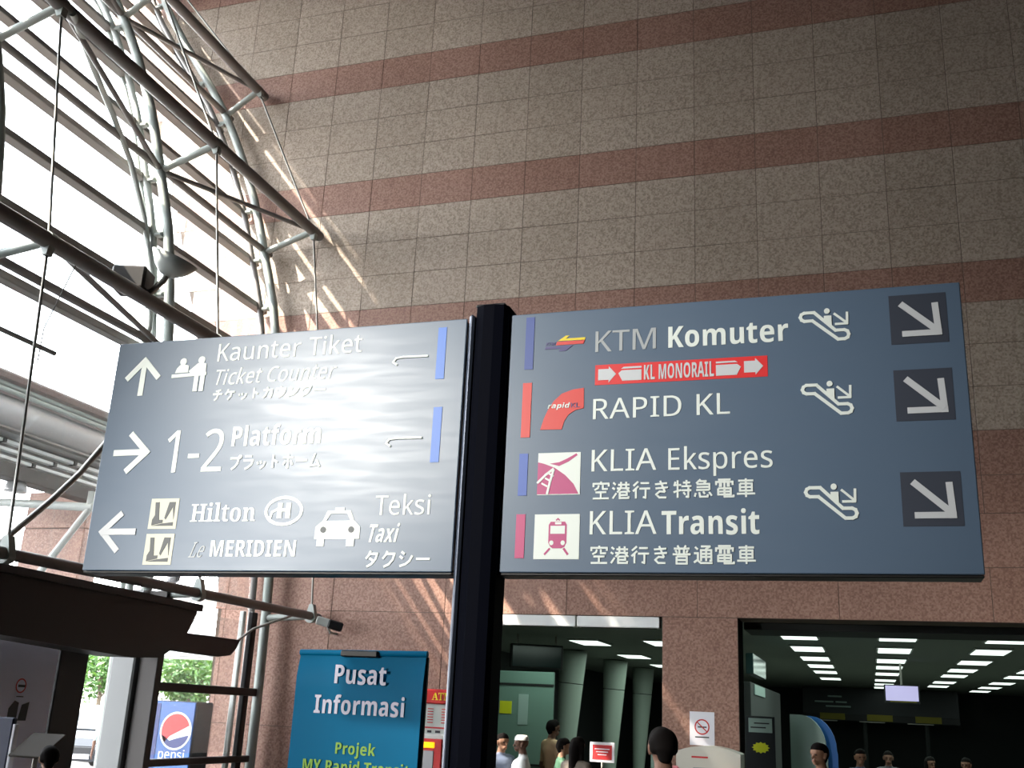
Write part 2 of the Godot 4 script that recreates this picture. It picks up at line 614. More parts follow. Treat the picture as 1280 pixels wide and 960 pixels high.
func along(table: Array, y: float) -> float:
	for i in range(table.size() - 1):
		if y <= table[i + 1][0] or i == table.size() - 2:
			var t: float = (y - table[i][0]) / (table[i + 1][0] - table[i][0])
			var a: float = table[maxi(i - 1, 0)][1]
			var d: float = table[mini(i + 2, table.size() - 1)][1]
			var slope0: float = (table[i + 1][1] - a) / (table[i + 1][0] - table[maxi(i - 1, 0)][0])
			var slope1: float = (d - table[i][1]) / (table[mini(i + 2, table.size() - 1)][0] - table[i][0])
			var h: float = table[i + 1][0] - table[i][0]
			var t2 := t * t
			var t3 := t2 * t
			return (2 * t3 - 3 * t2 + 1) * table[i][1] + (t3 - 2 * t2 + t) * h * slope0 + (-2 * t3 + 3 * t2) * table[i + 1][1] + (t3 - t2) * h * slope1
	return table[-1][1]

func rib_x(y: float) -> float:
	return along(PROFILE, y)

func build_shell() -> void:
	# back wall: a slab with two openings, clad in granite tiles
	var wall := struct_node("wall_back")
	wall.set_meta("label", "tall granite wall of pale and red bands behind the signboards")
	var st := tool()
	var upper := [Vector2(9.4, 3.1), Vector2(9.4, ROOF_Y)]
	for k in 14:
		var y := ROOF_Y - k * (ROOF_Y - 3.1) / 13.0
		upper.append(Vector2(along(WALL_END, y), y))
	prism(st, upper, -15.1, -14.506)
	prism(st, [Vector2(along(WALL_END, 3.1), 3.1), Vector2(along(WALL_END, 0), 0), Vector2(-5.2, 0), Vector2(-5.2, 3.1)], -15.1, -14.506)
	prism(st, rect2(-2.61, 0, -1.6, 3.1), -15.1, -14.506)
	prism(st, rect2(5.6, 0, 9.4, 3.1), -15.1, -14.506)
	obj("slab", st, M.grout, wall)
	var cache := {}
	var rest := [tool(), tool()]
	var any_rest := false
	var row := 0
	var rows := []
	for i in 22:
		rows.append([4.97 + 0.6 * i, 5.57 + 0.6 * i, i % 4 == 0, 0.917, -0.3])
	rows.append([4.47, 4.97, true, 1.834, -0.3])
	rows.append([3.78, 4.47, true, 1.834, 0.617])
	rows.append([3.1, 3.78, true, 1.834, -0.3])
	rows.append([1.41, 3.1, true, 1.834, -0.3])
	rows.append([0.0, 1.41, true, 1.834, -0.3])
	for r in rows:
		var y0: float = r[0]
		var y1: float = minf(r[1], ROOF_Y)
		if y1 - y0 < 0.05:
			continue
		var w: float = r[3]
		var xl := along(WALL_END, (y0 + y1) / 2.0)
		var n0 := int(floor((xl - r[4]) / w))
		var n1 := int(ceil((9.4 - r[4]) / w))
		for n in range(n0, n1):
			var x0: float = r[4] + n * w
			var x1 := minf(x0 + w, 9.4)
			x0 = maxf(x0, xl)
			var spans := [[x0, x1]]
			if y1 <= 3.2:
				spans = []
				for s in [[-99.0, -5.2], [5.6, 99.0]]:
					if minf(x1, s[1]) - maxf(x0, s[0]) > 0.03:
						spans.append([maxf(x0, s[0]), minf(x1, s[1])])
			for s in spans:
				tile(wall, cache, rest, s[0], s[1], y0, y1, r[2], row + n * 7)
				any_rest = true
		row += 3
	tile(wall, cache, rest, -2.61, -1.6, 1.41, 3.1, true, 4)
	tile(wall, cache, rest, -2.61, -1.6, 0.0, 1.41, true, 5)
	if any_rest:
		for k in 2:
			var o := obj(["pale_tile_field", "red_tile_field"][k], rest[k], M[["pale1", "red1"][k]], wall)
			o.set_meta("kind", "stuff")
	# reveals of the openings
	var rv := tool()
	bx(rv, Vector3(-5.21, 1.55, -14.81), Vector3(0.02, 3.1, 0.58))
	bx(rv, Vector3(-2.60, 1.55, -14.81), Vector3(0.02, 3.1, 0.58))
	bx(rv, Vector3(-1.61, 1.55, -14.81), Vector3(0.02, 3.1, 0.58))
	obj("reveal", rv, M.red1, wall)
	# floor, ceiling and the walls behind the viewer
	st = tool()
	bx(st, Vector3(0.4, -0.2, -2.3), Vector3(18.0, 0.4, 24.6))
	struct("floor", st, M.floor_stone).set_meta("label", "polished stone floor of the hall")
	st = tool()
	bx(st, Vector3(-1.7, ROOF_Y + 0.2, -2.4), Vector3(23.0, 0.4, 25.4))
	struct("ceiling", st, M.plaster).set_meta("label", "high flat roof over the hall")
	st = tool()
	bx(st, Vector3(9.6, 8.8, -2.3), Vector3(0.4, 18.0, 25.0))
	struct("wall_right", st, M.hall_wall).set_meta("label", "plain side wall opposite the glass facade")
	st = tool()
	var lp := []
	for k in 18:
		lp.append(Vector2(rib_x(k * 0.92) - 0.3, k * 0.92))
	for k in 18:
		lp.append(Vector2(rib_x((17 - k) * 0.92) - 0.7, (17 - k) * 0.92))
	prism(st, lp, GLASS_Z, END_Z + 0.2)  # added in place of more glass, so the granite darkens away from the facade
	struct("wall_left", st, M.hall_wall).set_meta("label", "added unseen wall closing off the glass facade to limit daylight")
	st = tool()
	bx(st, Vector3(-2.5, 8.7, END_Z + 0.2), Vector3(24.6, 17.8, 0.4))
	struct("wall_rear", st, M.hall_wall).set_meta("label", "plain wall facing the granite wall")

func tile(wall: Node, cache: Dictionary, rest: Array, x0: float, x1: float, y0: float, y1: float, red: bool, pick: int) -> void:
	var w := x1 - x0
	var h := y1 - y0
	if w < 0.04 or h < 0.04:
		return
	if x0 > 2.9:
		var st: SurfaceTool = rest[1 if red else 0]
		bx(st, Vector3((x0 + x1) / 2, (y0 + y1) / 2, WALL_Z - 0.016), Vector3(w - 0.0075, h - 0.0075, 0.032), 0.0025)
		return
	var key := "%.3f_%.3f" % [w, h]
	if not cache.has(key):
		var ts := tool()
		bx(ts, Vector3.ZERO, Vector3(w - 0.0075, h - 0.0075, 0.032), 0.0025)
		ts.generate_normals()
		cache[key] = ts.commit()
	var o := obj("red_tile" if red else "pale_tile", cache[key], M[("red%d" if red else "pale%d") % (absi(pick * 37 + 11) % 3)], wall)
	o.position = Vector3((x0 + x1) / 2, (y0 + y1) / 2, WALL_Z - 0.016 + float(absi(pick * 13) % 5) * 0.0006)

# ---------------------------------------------------------------- steel and glass facade
const PURLIN_Y := [6.22, 7.12, 8.05, 8.95, 9.9, 10.82, 11.72, 12.65, 13.6, 14.6, 15.25]  # the topmost is added out of view to split a sun streak
const NODES := [[-12.1, 14.95], [-9.95, 12.3], [-8.5, 9.35], [-8.02, 6.3], [-7.8, 2.99]]
const JOINTS_Y := [14.6, 11.89, 9.05, 6.2, 2.95]

func build_facade() -> void:
	var win := struct_node("window_1")
	win.set_meta("label", "curved glass facade of horizontal bars and clear panes")
	for y in PURLIN_Y:
		var st := tool()
		var x := rib_x(y) - 0.33
		var tilt := atan2(rib_x(y + 0.2) - rib_x(y - 0.2), 0.4)
		bx(st, Vector3(x, y, (GLASS_Z - 14.45) / 2), Vector3(0.13, 0.115, GLASS_Z + 14.45), 0.008, Basis(Vector3(0, 0, 1), -tilt))
		obj("purlin", st, M.purlin, win)
	# mullions of the facade at every bay and half bay
	var bays := []
	var z := -14.35
	while z < GLASS_Z - 1.0:
		bays.append(z)
		z += 3.05
	bays.append(GLASS_Z)
	for i in bays.size():
		var st := tool(true)
		var pts := []
		for k in 32:
			var y := k * 0.504
			pts.append(Vector3(rib_x(y) - 0.36, y, bays[i]))
		tube(st, pts, 0.035, 6)
		obj("mullion", st, M.mullion if i > 0 else M.gasket, win)
	# panes
	var levels := [0.0, 3.05] + PURLIN_Y + [15.7]
	for i in bays.size() - 1:
		for k in levels.size() - 1:
			var a := Vector2(rib_x(levels[k]) - 0.40, levels[k])
			var b := Vector2(rib_x(levels[k + 1]) - 0.40, levels[k + 1])
			if k == 0 and i < 2:
				continue
			var n := (b - a).orthogonal().normalized() * 0.005
			var st := tool()
			prism(st, [a - n, b - n, b + n, a + n], bays[i] + 0.01, bays[i + 1] - 0.01)
			obj("pane", st, M.glass, win)
	# trusses
	for i in TRUSS_Z.size():
		var tz: float = TRUSS_Z[i]
		var says: String = ["curved pale steel truss standing against the granite wall", "curved pale steel truss one bay out from the granite wall", "curved pale steel truss two bays out from the granite wall", "curved pale steel truss three bays out from the granite wall"][i]
		var t := thing("steel_truss", says, "truss", Vector3(rib_x(0), 0, tz), 0.0, "facade trusses")
		var o := Vector3(rib_x(0), 0, tz)
		var st := tool(true)
		var pts := []
		for k in 32:
			var y := 0.0 + k * 0.504
			pts.append(Vector3(rib_x(y), y, tz) - o)
		tube(st, pts, 0.072, 12)
		obj("inner_rib", st, M.steel, t)
		st = tool(true)
		pts = []
		for k in 32:
			var y := 0.0 + k * 0.504
			pts.append(Vector3(rib_x(y) - 0.24, y, tz + 0.02) - o)
		tube(st, pts, 0.05, 10)
		obj("outer_rib", st, M.steel_dark if i == 0 else M.mullion, t)
		for y in PURLIN_Y:
			st = tool()
			bx(st, Vector3(rib_x(y) - 0.15, y, tz) - o, Vector3(0.3, 0.07, 0.05), 0.01)
			bx(st, Vector3(rib_x(y) - 0.12, y - 0.07, tz + 0.03) - o, Vector3(0.12, 0.05, 0.09), 0.01)
			obj("clip", st, M.steel, t)
		for k in NODES.size():
			var nd := Vector3(NODES[k][0], NODES[k][1], tz)
			var jy: float = JOINTS_Y[k]
			st = tool(true)
			tube(st, [Vector3(rib_x(jy) + 0.03, jy, tz) - o, nd - o], 0.052, 10)
			obj("strut", st, M.steel, t)
			# teardrop clevis plate
			st = tool()
			var pl := []
			for q in 9:
				var a := PI * q / 8.0
				pl.append(Vector2(cos(a) * 0.085, 0.03 + sin(a) * 0.07))
			pl.append(Vector2(-0.03, -0.17))
			pl.append(Vector2(0.03, -0.17))
			var away := Vector3.ZERO
			if k < NODES.size() - 1:
				away = Vector3(NODES[k + 1][0] - nd.x, NODES[k + 1][1] - nd.y, 0).normalized()
			else:
				away = Vector3(0, -1, 0)
			if k == NODES.size() - 1:
				away = Vector3(0, 1, 0)
			prism(st, pl, -0.045, 0.045, Transform3D(Basis(Vector3(-away.y, away.x, 0), -away, Vector3(0, 0, 1)), nd - o))
			var cl := obj("clevis", st, M.steel, t)
			st = tool(true)
			tube(st, [nd - o - Vector3(0, 0, 0.11), nd - o + Vector3(0, 0, 0.11)], 0.03, 8)
			obj("pin", st, M.rod, cl)
			if k < NODES.size() - 1:
				var n2 := Vector3(NODES[k + 1][0], NODES[k + 1][1], tz)
				st = tool(true)
				tube(st, [nd - o, n2 - o], 0.017, 8)
				obj("tension_rod", st, M.rod, t)
	# pipes that run from truss to truss at each node, ending at the wall
	for k in range(0, NODES.size()):
		var says: String = ["steel pipe joining the topmost truss nodes", "steel pipe joining the upper truss nodes below the roof", "thick steel pipe joining the truss nodes high above the signboards", "steel pipe carrying the dish uplight beside the glass", "steel pipe running over the dark entrance hood"][k]
		var st := tool(true)
		tube(st, [Vector3(NODES[k][0], NODES[k][1], -14.42), Vector3(NODES[k][0], NODES[k][1], 9.95)], [0.0, 0.085, 0.088, 0.09, 0.06][k] if k > 0 else 0.08, 14)
		tag(obj("steel_pipe", st, M.steel_dark), says, "pipe", "pipes along the facade")
		if k > 0 and k < 4:
			st = tool(true)
			var y: float = JOINTS_Y[k]
			tube(st, [Vector3(rib_x(y) - 0.02, y + 0.04, -14.42), Vector3(rib_x(y) - 0.02, y + 0.04, 9.95)], 0.055, 10)
			tag(obj("steel_pipe", st, M.steel_dark), ["", "thin steel pipe along the upper rib joints", "thin steel pipe along the rib joints at mid height", "thin steel pipe along the rib joints behind the dish uplight"][k], "pipe", "pipes along the facade")
	# zigzag bracing in the level of the nodes
	for k in range(1, 4):
		for i in 2:
			var n := Vector3(NODES[k][0], NODES[k][1], 0)
			var j := Vector3(rib_x(JOINTS_Y[k]), JOINTS_Y[k], 0)
			var a := (n if i % 2 == 0 else j) + Vector3(0, 0, TRUSS_Z[i])
			var b := (j if i % 2 == 0 else n) + Vector3(0, 0, TRUSS_Z[i + 1])
			var st := tool(true)
			tube(st, [a, b], 0.038, 8)
			tag(obj("brace_tube", st, M.steel_dark), ["slanting brace between rib and node near the roof", "slanting brace between rib and node at mid facade", "slanting brace between rib and node beside the dish uplight"][k - 1] + [", bay against the wall", ", second bay from the wall", ", third bay from the wall"][i], "brace", "zigzag braces of the facade")
	# bowed tube from a node to the next rib
	var bow := []
	for q in [[-8.42, 9.3, -8.2], [-8.95, 9.33, -9.2], [-9.32, 9.22, -10.1], [-9.5, 8.9, -10.8], [-9.42, 8.2, -11.15], [-9.2, 7.3, -11.25], [-9.0, 6.5, -11.1], [-8.85, 5.9, -10.8]]:
		bow.append(Vector3(q[0], q[1], q[2]))
	var sb := tool(true)
	tube(sb, bow, 0.042, 10)
	tag(obj("bowed_tube", sb, M.mullion), "pale bowed steel tube bending from a truss node to the next rib", "brace")

# ---------------------------------------------------------------- entrance end of the facade
func build_entrance() -> void:
	var t := thing("entrance_portal", "grey and dark metal door frame below the facade, beside the drinks machine", "door frame", Vector3(-8.6, 0, -11.6))
	var o := Vector3(-8.6, 0, -11.6)
	part_box("cladding", M.column_metal, t, Vector3(-8.62, 1.5, -11.29) - o, Vector3(0.34, 3.0, 0.34), 0.02)
	part_box("post", M.hood_rail, t, Vector3(-8.31, 1.5, -11.26) - o, Vector3(0.27, 3.0, 0.12), 0.01)
	part_box("transom", M.hood_rail, t, Vector3(-8.58, 1.87, -12.9) - o, Vector3(0.09, 0.11, 2.7), 0.01)
	part_box("transom", M.hood_rail, t, Vector3(-8.58, 0.95, -12.9) - o, Vector3(0.09, 0.09, 2.7), 0.01)
	part_box("jamb", M.mullion, t, Vector3(-8.66, 1.5, -13.72) - o, Vector3(0.07, 3.0, 0.08), 0.01)
	part_box("jamb", M.gasket, t, Vector3(-8.6, 1.5, -13.9) - o, Vector3(0.08, 3.0, 0.14), 0.01)
	var st := tool()
	bx(st, Vector3(-8.6, 1.95, -12.6) - o, Vector3(0.012, 1.8, 2.3))
	obj("pane", st, M.glass, t)
	# dark hood over the doors
	var h := thing("entrance_hood", "long dark rounded hood hanging over the entrance doors", "hood", Vector3(-7.95, 2.9, -8.2))
	o = Vector3(-7.95, 2.9, -8.2)
	var poly := [Vector2(-1.0, 2.98), Vector2(-11.58, 2.86), Vector2(-11.5, 2.68), Vector2(-11.37, 2.47), Vector2(-11.13, 2.295), Vector2(-10.92, 2.188), Vector2(-10.4, 2.157), Vector2(-9.65, 2.19), Vector2(-8.37, 2.25), Vector2(-1.0, 2.5)]
	st = tool()
	# the profile lies in the plane of z and y, and is as thick as the hood is deep
	var xf := Transform3D(Basis(Vector3(0, 0, 1), Vector3(0, 1, 0), Vector3(-1, 0, 0)), -o)
	prism(st, poly, 7.95, 8.4, xf)
	obj("shell", st, M.hood, h)
	st = tool()
	prism(st, [Vector2(-1.0, 2.99), Vector2(-11.6, 2.875), Vector2(-11.6, 2.79), Vector2(-1.0, 2.93)], 7.91, 7.95, xf)
	obj("top_rail", st, M.hood_rail, h)
	st = tool()
	prism(st, [Vector2(-11.4, 2.54), Vector2(-13.09, 2.548), Vector2(-13.02, 2.43), Vector2(-12.9, 2.33), Vector2(-12.6, 2.292), Vector2(-11.2, 2.31)], 8.26, 8.36, xf)
	obj("end_fin", st, M.hood, h)
	st = tool(true)
	tube(st, [Vector3(-8.3, 2.5, -13.0) - o, Vector3(-8.2, 2.72, -13.3) - o, Vector3(-7.85, 2.96, -13.75) - o], 0.018, 6)
	obj("stay_rod", st, M.rod, h)
	# a pale board and a dark leaf in the doorway
	var b := thing("notice_board", "pale standing board with a no smoking print, beside the dark door leaf", "board", Vector3(-8.5, 0, -9.35))
	part_box("panel", M.lavender, b, Vector3(0, 1.2, 0), Vector3(0.06, 2.3, 0.96), 0.01)
	st = tool()
	var px := Transform3D(Basis(Vector3(0, 0, -1), Vector3(0, 1, 0), Vector3(1, 0, 0)), Vector3(0.032, 0, 0))
	stroke_ring(st, Vector2(-0.01, 1.79), 0.075, 0.014, px)
	obj("ring", st, M.paper_red, b)
	st = tool()
	prism(st, rect2(-0.05, 1.775, 0.05, 1.8), 0, 0.002, px)
	obj("mark", st, M.ink, b)
	st = tool()
	prism(st, rect2(-0.05, 1.675, 0.05, 1.685), 0, 0.002, px)
	obj("caption", st, M.ink, b)
	st = tool()
	prism(st, [Vector2(-0.13, 1.44), Vector2(0.0, 1.44), Vector2(0.0, 1.62), Vector2(-0.06, 1.64), Vector2(-0.13, 1.56)], 0, 0.003, px)
	prism(st, [Vector2(0.02, 1.44), Vector2(0.14, 1.44), Vector2(0.15, 1.63), Vector2(0.05, 1.6)], 0, 0.003, px)
	obj("print", st, M.ink, b)
	var l := thing("door_leaf", "dark folded door leaf beside the pale notice board", "door", Vector3(-8.5, 0, -10.08))
	part_box("leaf", M.hood, l, Vector3(0, 1.15, 0), Vector3(0.08, 2.3, 0.46), 0.01)
	st = tool(true)
	tube(st, [Vector3(0.07, 0.8, 0.2), Vector3(0.07, 1.3, 0.2)], 0.015, 8)
	bx(st, Vector3(0.05, 0.85, 0.2), Vector3(0.05, 0.03, 0.03))
	bx(st, Vector3(0.05, 1.25, 0.2), Vector3(0.05, 0.03, 0.03))
	obj("handle", st, M.rod, l)
	# dark canopy edge seen through the glass
	var c := thing("outer_canopy", "grey gutter edge of the platform canopy outside the glass", "canopy", Vector3(-10.9, 4.4, -4.5))
	o = Vector3(-10.9, 4.4, -4.5)
	var zc := -4.6
	var zl := 17.0
	part_box("cap", M.canopy_brown, c, Vector3(-11.0, 5.77, zc) - o, Vector3(0.5, 0.1, zl), 0.01)
	st = tool(true)
	tube(st, [Vector3(-10.85, 5.68, zc - zl / 2) - o, Vector3(-10.85, 5.68, zc + zl / 2) - o], 0.032, 8)
	obj("rail", st, M.steel, c)
	st = tool(true)
	tube(st, [Vector3(-10.83, 5.6, zc - zl / 2) - o, Vector3(-10.83, 5.6, zc + zl / 2) - o], 0.035, 8)
	obj("rail", st, M.steel, c)
	st = tool(true)
	tube(st, [Vector3(-11.05, 5.32, zc - zl / 2) - o, Vector3(-11.05, 5.32, zc + zl / 2) - o], 0.27, 20)
	obj("gutter", st, M.canopy_grey, c)
	part_box("ridge", M.steel_dark, c, Vector3(-10.86, 5.1, zc) - o, Vector3(0.12, 0.03, zl), 0.005)
	part_box("soffit", M.steel_dark, c, Vector3(-11.25, 4.85, zc) - o, Vector3(0.3, 0.5, zl))
	part_box("added_shade_sheet", M.canopy_brown, c, Vector3(-13.1, 5.83, -7.0) - o, Vector3(4.6, 0.05, 22.0), 0.01)  # added roof over the pavement to shade the pillar and street
	for k in 3:
		part_box("slat", M.white, c, Vector3(-11.04, [4.98, 4.87, 4.76][k], zc) - o, Vector3(0.1, 0.045, zl), 0.005)
		st = tool()
		for q in 12:
			bx(st, Vector3(-11.02, [4.98, 4.87, 4.76][k], zc - zl / 2 + 0.7 + q * 1.4 + k * 0.4) - o, Vector3(0.12, 0.06, 0.05))
		obj("slat_clip", st, M.gasket, c)
	part_box("beam", M.hood_rail, c, Vector3(-10.9, 4.55, zc) - o, Vector3(0.28, 0.2, zl), 0.01)
	# supports of the canopy
	var s := thing("canopy_pillar", "granite clad pillar outside the glass, under the grey canopy gutter", "pillar", Vector3(-11.7, 0, -13.2))
	part_box("shaft", M.red1, s, Vector3(0, 2.06, 0), Vector3(1.14, 4.12, 0.4), 0.01)
	part_box("shaft", M.red2, s, Vector3(0, 4.41, 0), Vector3(1.14, 0.56, 0.4), 0.01)
	part_box("joint", M.ink, s, Vector3(0, 4.125, 0), Vector3(1.1, 0.03, 0.37))
	st = tool(true)
	tube(st, [Vector3(-12.6, 4.41, -12.2), Vector3(-10.35, 4.27, -12.2)], 0.06, 12)
	tube(st, [Vector3(-10.42, 4.25, -12.2), Vector3(-11.2, 3.2, -12.2)], 0.05, 12)
	tube(st, [Vector3(-11.2, 3.2, -12.2), Vector3(-11.2, 3.2, -12.97)], 0.05, 12)
	tube(st, [Vector3(-10.42, 4.27, -12.2), Vector3(-10.42, 4.5, -12.2)], 0.05, 12)
	tag(obj("bracket_arm", st, M.mullion), "pale tube bracket below the canopy gutter, in front of the granite pillar", "bracket")
	st = tool(true)
	tube(st, [Vector3(-8.35, 2.95, -8.35), Vector3(-8.35, 3.2, -8.6), Vector3(-8.35, 3.464, -8.88), Vector3(-8.35, 3.737, -9.17), Vector3(-8.35, 4.112, -9.526), Vector3(-8.35, 4.6, -9.9), Vector3(-8.4, 5.2, -10.3)], 0.035, 10)
	tag(obj("bent_conduit", st, M.rod), "bent grey conduit rising from the hood past the canopy gutter", "conduit")
	st = tool(true)
	lathe(st, [Vector2(0, 0.12), Vector2(0.12, 0.12), Vector2(0.15, 0.0), Vector2(0.15, -0.02), Vector2(0, -0.02)], Transform3D(Basis.IDENTITY, Vector3(-10.93, 4.34, -11.3)), 16)
	tag(obj("canopy_lamp", st, M.canopy_grey), "round grey downlight under the outer canopy beam", "lamp")
	st = tool(true)
	tube(st, [Vector3(-8.3, 5.272, -6.0), Vector3(-8.3, 5.284, -8.77)], 0.03, 8)
	var bar := thing("hanging_bar", "thin grey bar hanging on short wires inside the glass", "bar", Vector3.ZERO)
	obj("bar", st, M.mullion, bar)
	for zz in [-8.55, -6.3]:
		st = tool(true)
		tube(st, [Vector3(-8.3, 5.1, zz), Vector3(-8.3, 5.5, zz), Vector3(-8.02, 6.25, zz)], 0.008, 6)
		obj("wire", st, M.steel_dark, bar)
	# things seen between hood and signboard
	var e := thing("exit_sign", "small green exit sign outside, above the dark hood", "sign", Vector3(-9.9, 3.36, -12.5))
	part_box("box", M.white, e, Vector3(0, 0, 0), Vector3(0.42, 0.14, 0.06), 0.01)
	part_box("face", M.green_sign, e, Vector3(0.02, -0.01, 0.032), Vector3(0.28, 0.09, 0.01))
	st = tool(true)
	tube(st, [Vector3(0, 0.05, 0), Vector3(0, 0.7, 0.2), Vector3(-0.3, 1.1, 0.25)], 0.012, 6)
	obj("hanger", st, M.rod, e)
	st = tool(true)
	tube(st, [Vector3(-9.05, 3.9, -12.5), Vector3(-9.03, 3.5, -12.5), Vector3(-9.06, 3.32, -12.5), Vector3(-9.13, 3.22, -12.5)], [0.04, 0.07, 0.09, 0.04], 10)
	tag(obj("lamp_arm", st, M.canopy_grey), "curved grey lamp arm outside the facade above the hood", "lamp")

func stroke_ring(st: SurfaceTool, c: Vector2, r: float, w: float, xf: Transform3D, t := 0.002, n := 24, ry := -1.0) -> void:
	var r2 := r if ry < 0 else ry
	for k in n:
		var a := TAU * k / n
		var b := TAU * (k + 1) / n
		var p0 := Vector2(cos(a), sin(a))
		var p1 := Vector2(cos(b), sin(b))
		var o := Vector2(r, r2)
		var i := Vector2(r - w, r2 - w)
		prism(st, [c + p0 * i, c + p0 * o, c + p1 * o, c + p1 * i], 0, t, xf)

# ---------------------------------------------------------------- lamps on the truss pipes
func dish_lamp(at: Vector3, turn: float, label: String, lit: bool) -> Node3D:
	var t := thing("dish_uplight", label, "lamp", at, turn, "floodlights on the truss pipe")
	part_box("gear_box", M.hood, t, Vector3(-0.05, 0.22, 0.0), Vector3(0.42, 0.3, 0.34), 0.03)
	var st := tool(true)
	tube(st, [Vector3(0.1, 0.0, 0.0), Vector3(0.22, 0.12, 0.0), Vector3(0.32, 0.24, 0.0), Vector3(0.36, 0.34, 0.0)], 0.04, 8)
	obj("arm", st, M.rod, t)
	var up := Vector3(0.35, 0.93, 0.1).normalized() if not lit else Vector3(0.4, -0.2, -0.9).normalized()
	st = tool(true)
	var xf := Transform3D(rotx_basis(up), Vector3(0.36, 0.34, 0.0))
	lathe(st, [Vector2(0.0, -0.05), Vector2(0.09, -0.03), Vector2(0.2, 0.06), Vector2(0.29, 0.2), Vector2(0.285, 0.2), Vector2(0.19, 0.07), Vector2(0.08, -0.01), Vector2(0.0, -0.02)], xf, 24)
	obj("dish", st, M.mullion, t)
	st = tool(true)
	lathe(st, [Vector2(0, 0.02), Vector2(0.06, 0.05), Vector2(0.05, 0.13), Vector2(0.0, 0.15)], xf, 12)
	obj("bulb", st, M.bulb if lit else M.offwhite, t)
	return t
# ---------------------------------------------------------------- signboards
# strokes of the characters on a grid of 100, y downwards
const GLYPH := {
	"チ": [[75,8,30,20],[8,42,92,42],[52,15,52,50,46,75,25,95]], "ケ": [[32,5,25,28,10,50],[25,30,90,30],[62,30,58,65,35,95]],
	"ッ": [[20,50,27,68],[45,45,52,63],[82,48,72,78,45,96]], "ト": [[38,5,38,95],[38,38,75,58]],
	"カ": [[10,30,85,30,82,70,76,92,62,85],[45,5,42,45,32,75,12,95]], "ウ": [[50,3,50,22],[14,48,14,22,86,22,84,50,68,78,38,96]],
	"ン": [[12,15,38,32],[12,90,50,78,75,55,90,25]], "タ": [[38,3,28,28,10,50],[34,20,82,20,72,52,48,80,18,97],[32,45,68,68]],
	"ー": [[6,50,94,50]], "プ": [[8,22,78,22,72,55,52,80,25,97],[88,2,96,8,94,18,84,20,79,12,88,2]],
	"ラ": [[20,10,78,10],[10,38,88,38,78,68,55,86,28,97]], "ホ": [[8,28,92,28],[50,4,50,95,40,90],[30,48,12,78],[70,48,88,78]],
	"ム": [[45,5,30,50,12,88,80,80],[62,50,90,96]], "ク": [[38,4,28,28,10,50],[34,20,84,20,75,55,52,82,20,97]],
	"シ": [[20,8,42,22],[10,34,32,48],[12,92,50,80,75,60,90,30]],
	"き": [[15,22,80,17],[18,45,84,40],[42,3,68,65],[68,65,40,62,22,78,38,95,75,95]],
	"空": [[50,0,50,12],[8,30,8,12,92,12,92,28],[38,20,34,36,14,48],[60,20,60,42,88,42],[20,60,80,60],[50,60,50,94],[6,95,94,95]],
	"港": [[8,8,22,20],[4,36,18,46],[6,96,26,66],[34,20,96,20],[50,4,50,40],[78,4,78,40],[28,40,98,40],[48,42,30,62],[80,42,98,62],[44,60,82,60,82,78,44,78],[44,60,44,95,92,95,92,84]],
	"行": [[34,4,8,28],[36,30,6,58],[22,46,22,98],[46,14,92,14],[40,44,98,44],[74,44,74,95,60,90]],
	"特": [[14,10,8,34],[10,28,44,28],[26,2,26,98],[4,68,44,56],[54,16,92,16],[72,2,72,36],[46,36,98,36],[46,58,98,58],[82,36,82,95,68,92],[56,68,66,82]],
	"急": [[36,0,14,22],[32,10,64,10,52,26],[16,26,82,26,82,58],[16,42,82,42],[14,58,82,58],[12,74,6,94],[30,70,34,95,72,95,74,82],[50,66,58,80],[80,70,94,90]],
	"電": [[18,4,82,4],[8,34,8,16,92,16,92,34],[50,4,50,46],[22,27,38,27],[62,27,78,27],[22,38,38,38],[62,38,78,38],[18,52,82,52,82,84,18,84,18,52],[18,68,82,68],[50,52,50,96,96,96,96,86]],
	"車": [[12,12,88,12],[20,28,80,28,80,66,20,66,20,28],[20,47,80,47],[4,82,96,82],[50,0,50,100]],
	"普": [[28,0,36,14],[72,0,64,14],[10,17,90,17],[38,17,38,46],[62,17,62,46],[18,26,26,40],[82,26,74,40],[4,48,96,48],[24,60,76,60,76,98,24,98,24,60],[24,79,76,79]],
	"通": [[10,8,24,22],[4,42,24,42,24,76,4,92],[20,78,40,95,98,95],[40,6,86,6,62,22],[40,84,40,26,92,26,92,82,82,82],[40,45,92,45],[40,62,92,62],[66,22,66,84]],
}

func characters(s: String, x0: float, x1: float, base: float, high: float, weight: float, parent: Node) -> void:
	var st := tool()
	var w := (x1 - x0) / s.length()
	for i in s.length():
		st = tool()
		for line in GLYPH[s[i]]:
			var pts := []
			for k in range(0, line.size(), 2):
				pts.append(Vector2(x0 + (i + 0.04 + line[k] / 100.0 * 0.92) * w, base + (1.0 - line[k + 1] / 100.0) * high))
			stroke(st, pts, weight, 0.0, 0.003)
		obj("character", st, M.print_white, parent)

func arrow(parent: Node, shaft: Array, head: Array, w: float, m: Material, z := 0.0) -> void:
	var st := tool()
	stroke(st, shaft, w, z, z + 0.003)
	stroke(st, head, w, z, z + 0.003, false, 0.5)
	obj("arrow", st, m, parent)

func map_points(list: Array, x0: float, y0: float, w: float, h: float) -> Array:
	var p := []
	for q in list:
		p.append(Vector2(x0 + q[0] * w, y0 + q[1] * h))
	return p

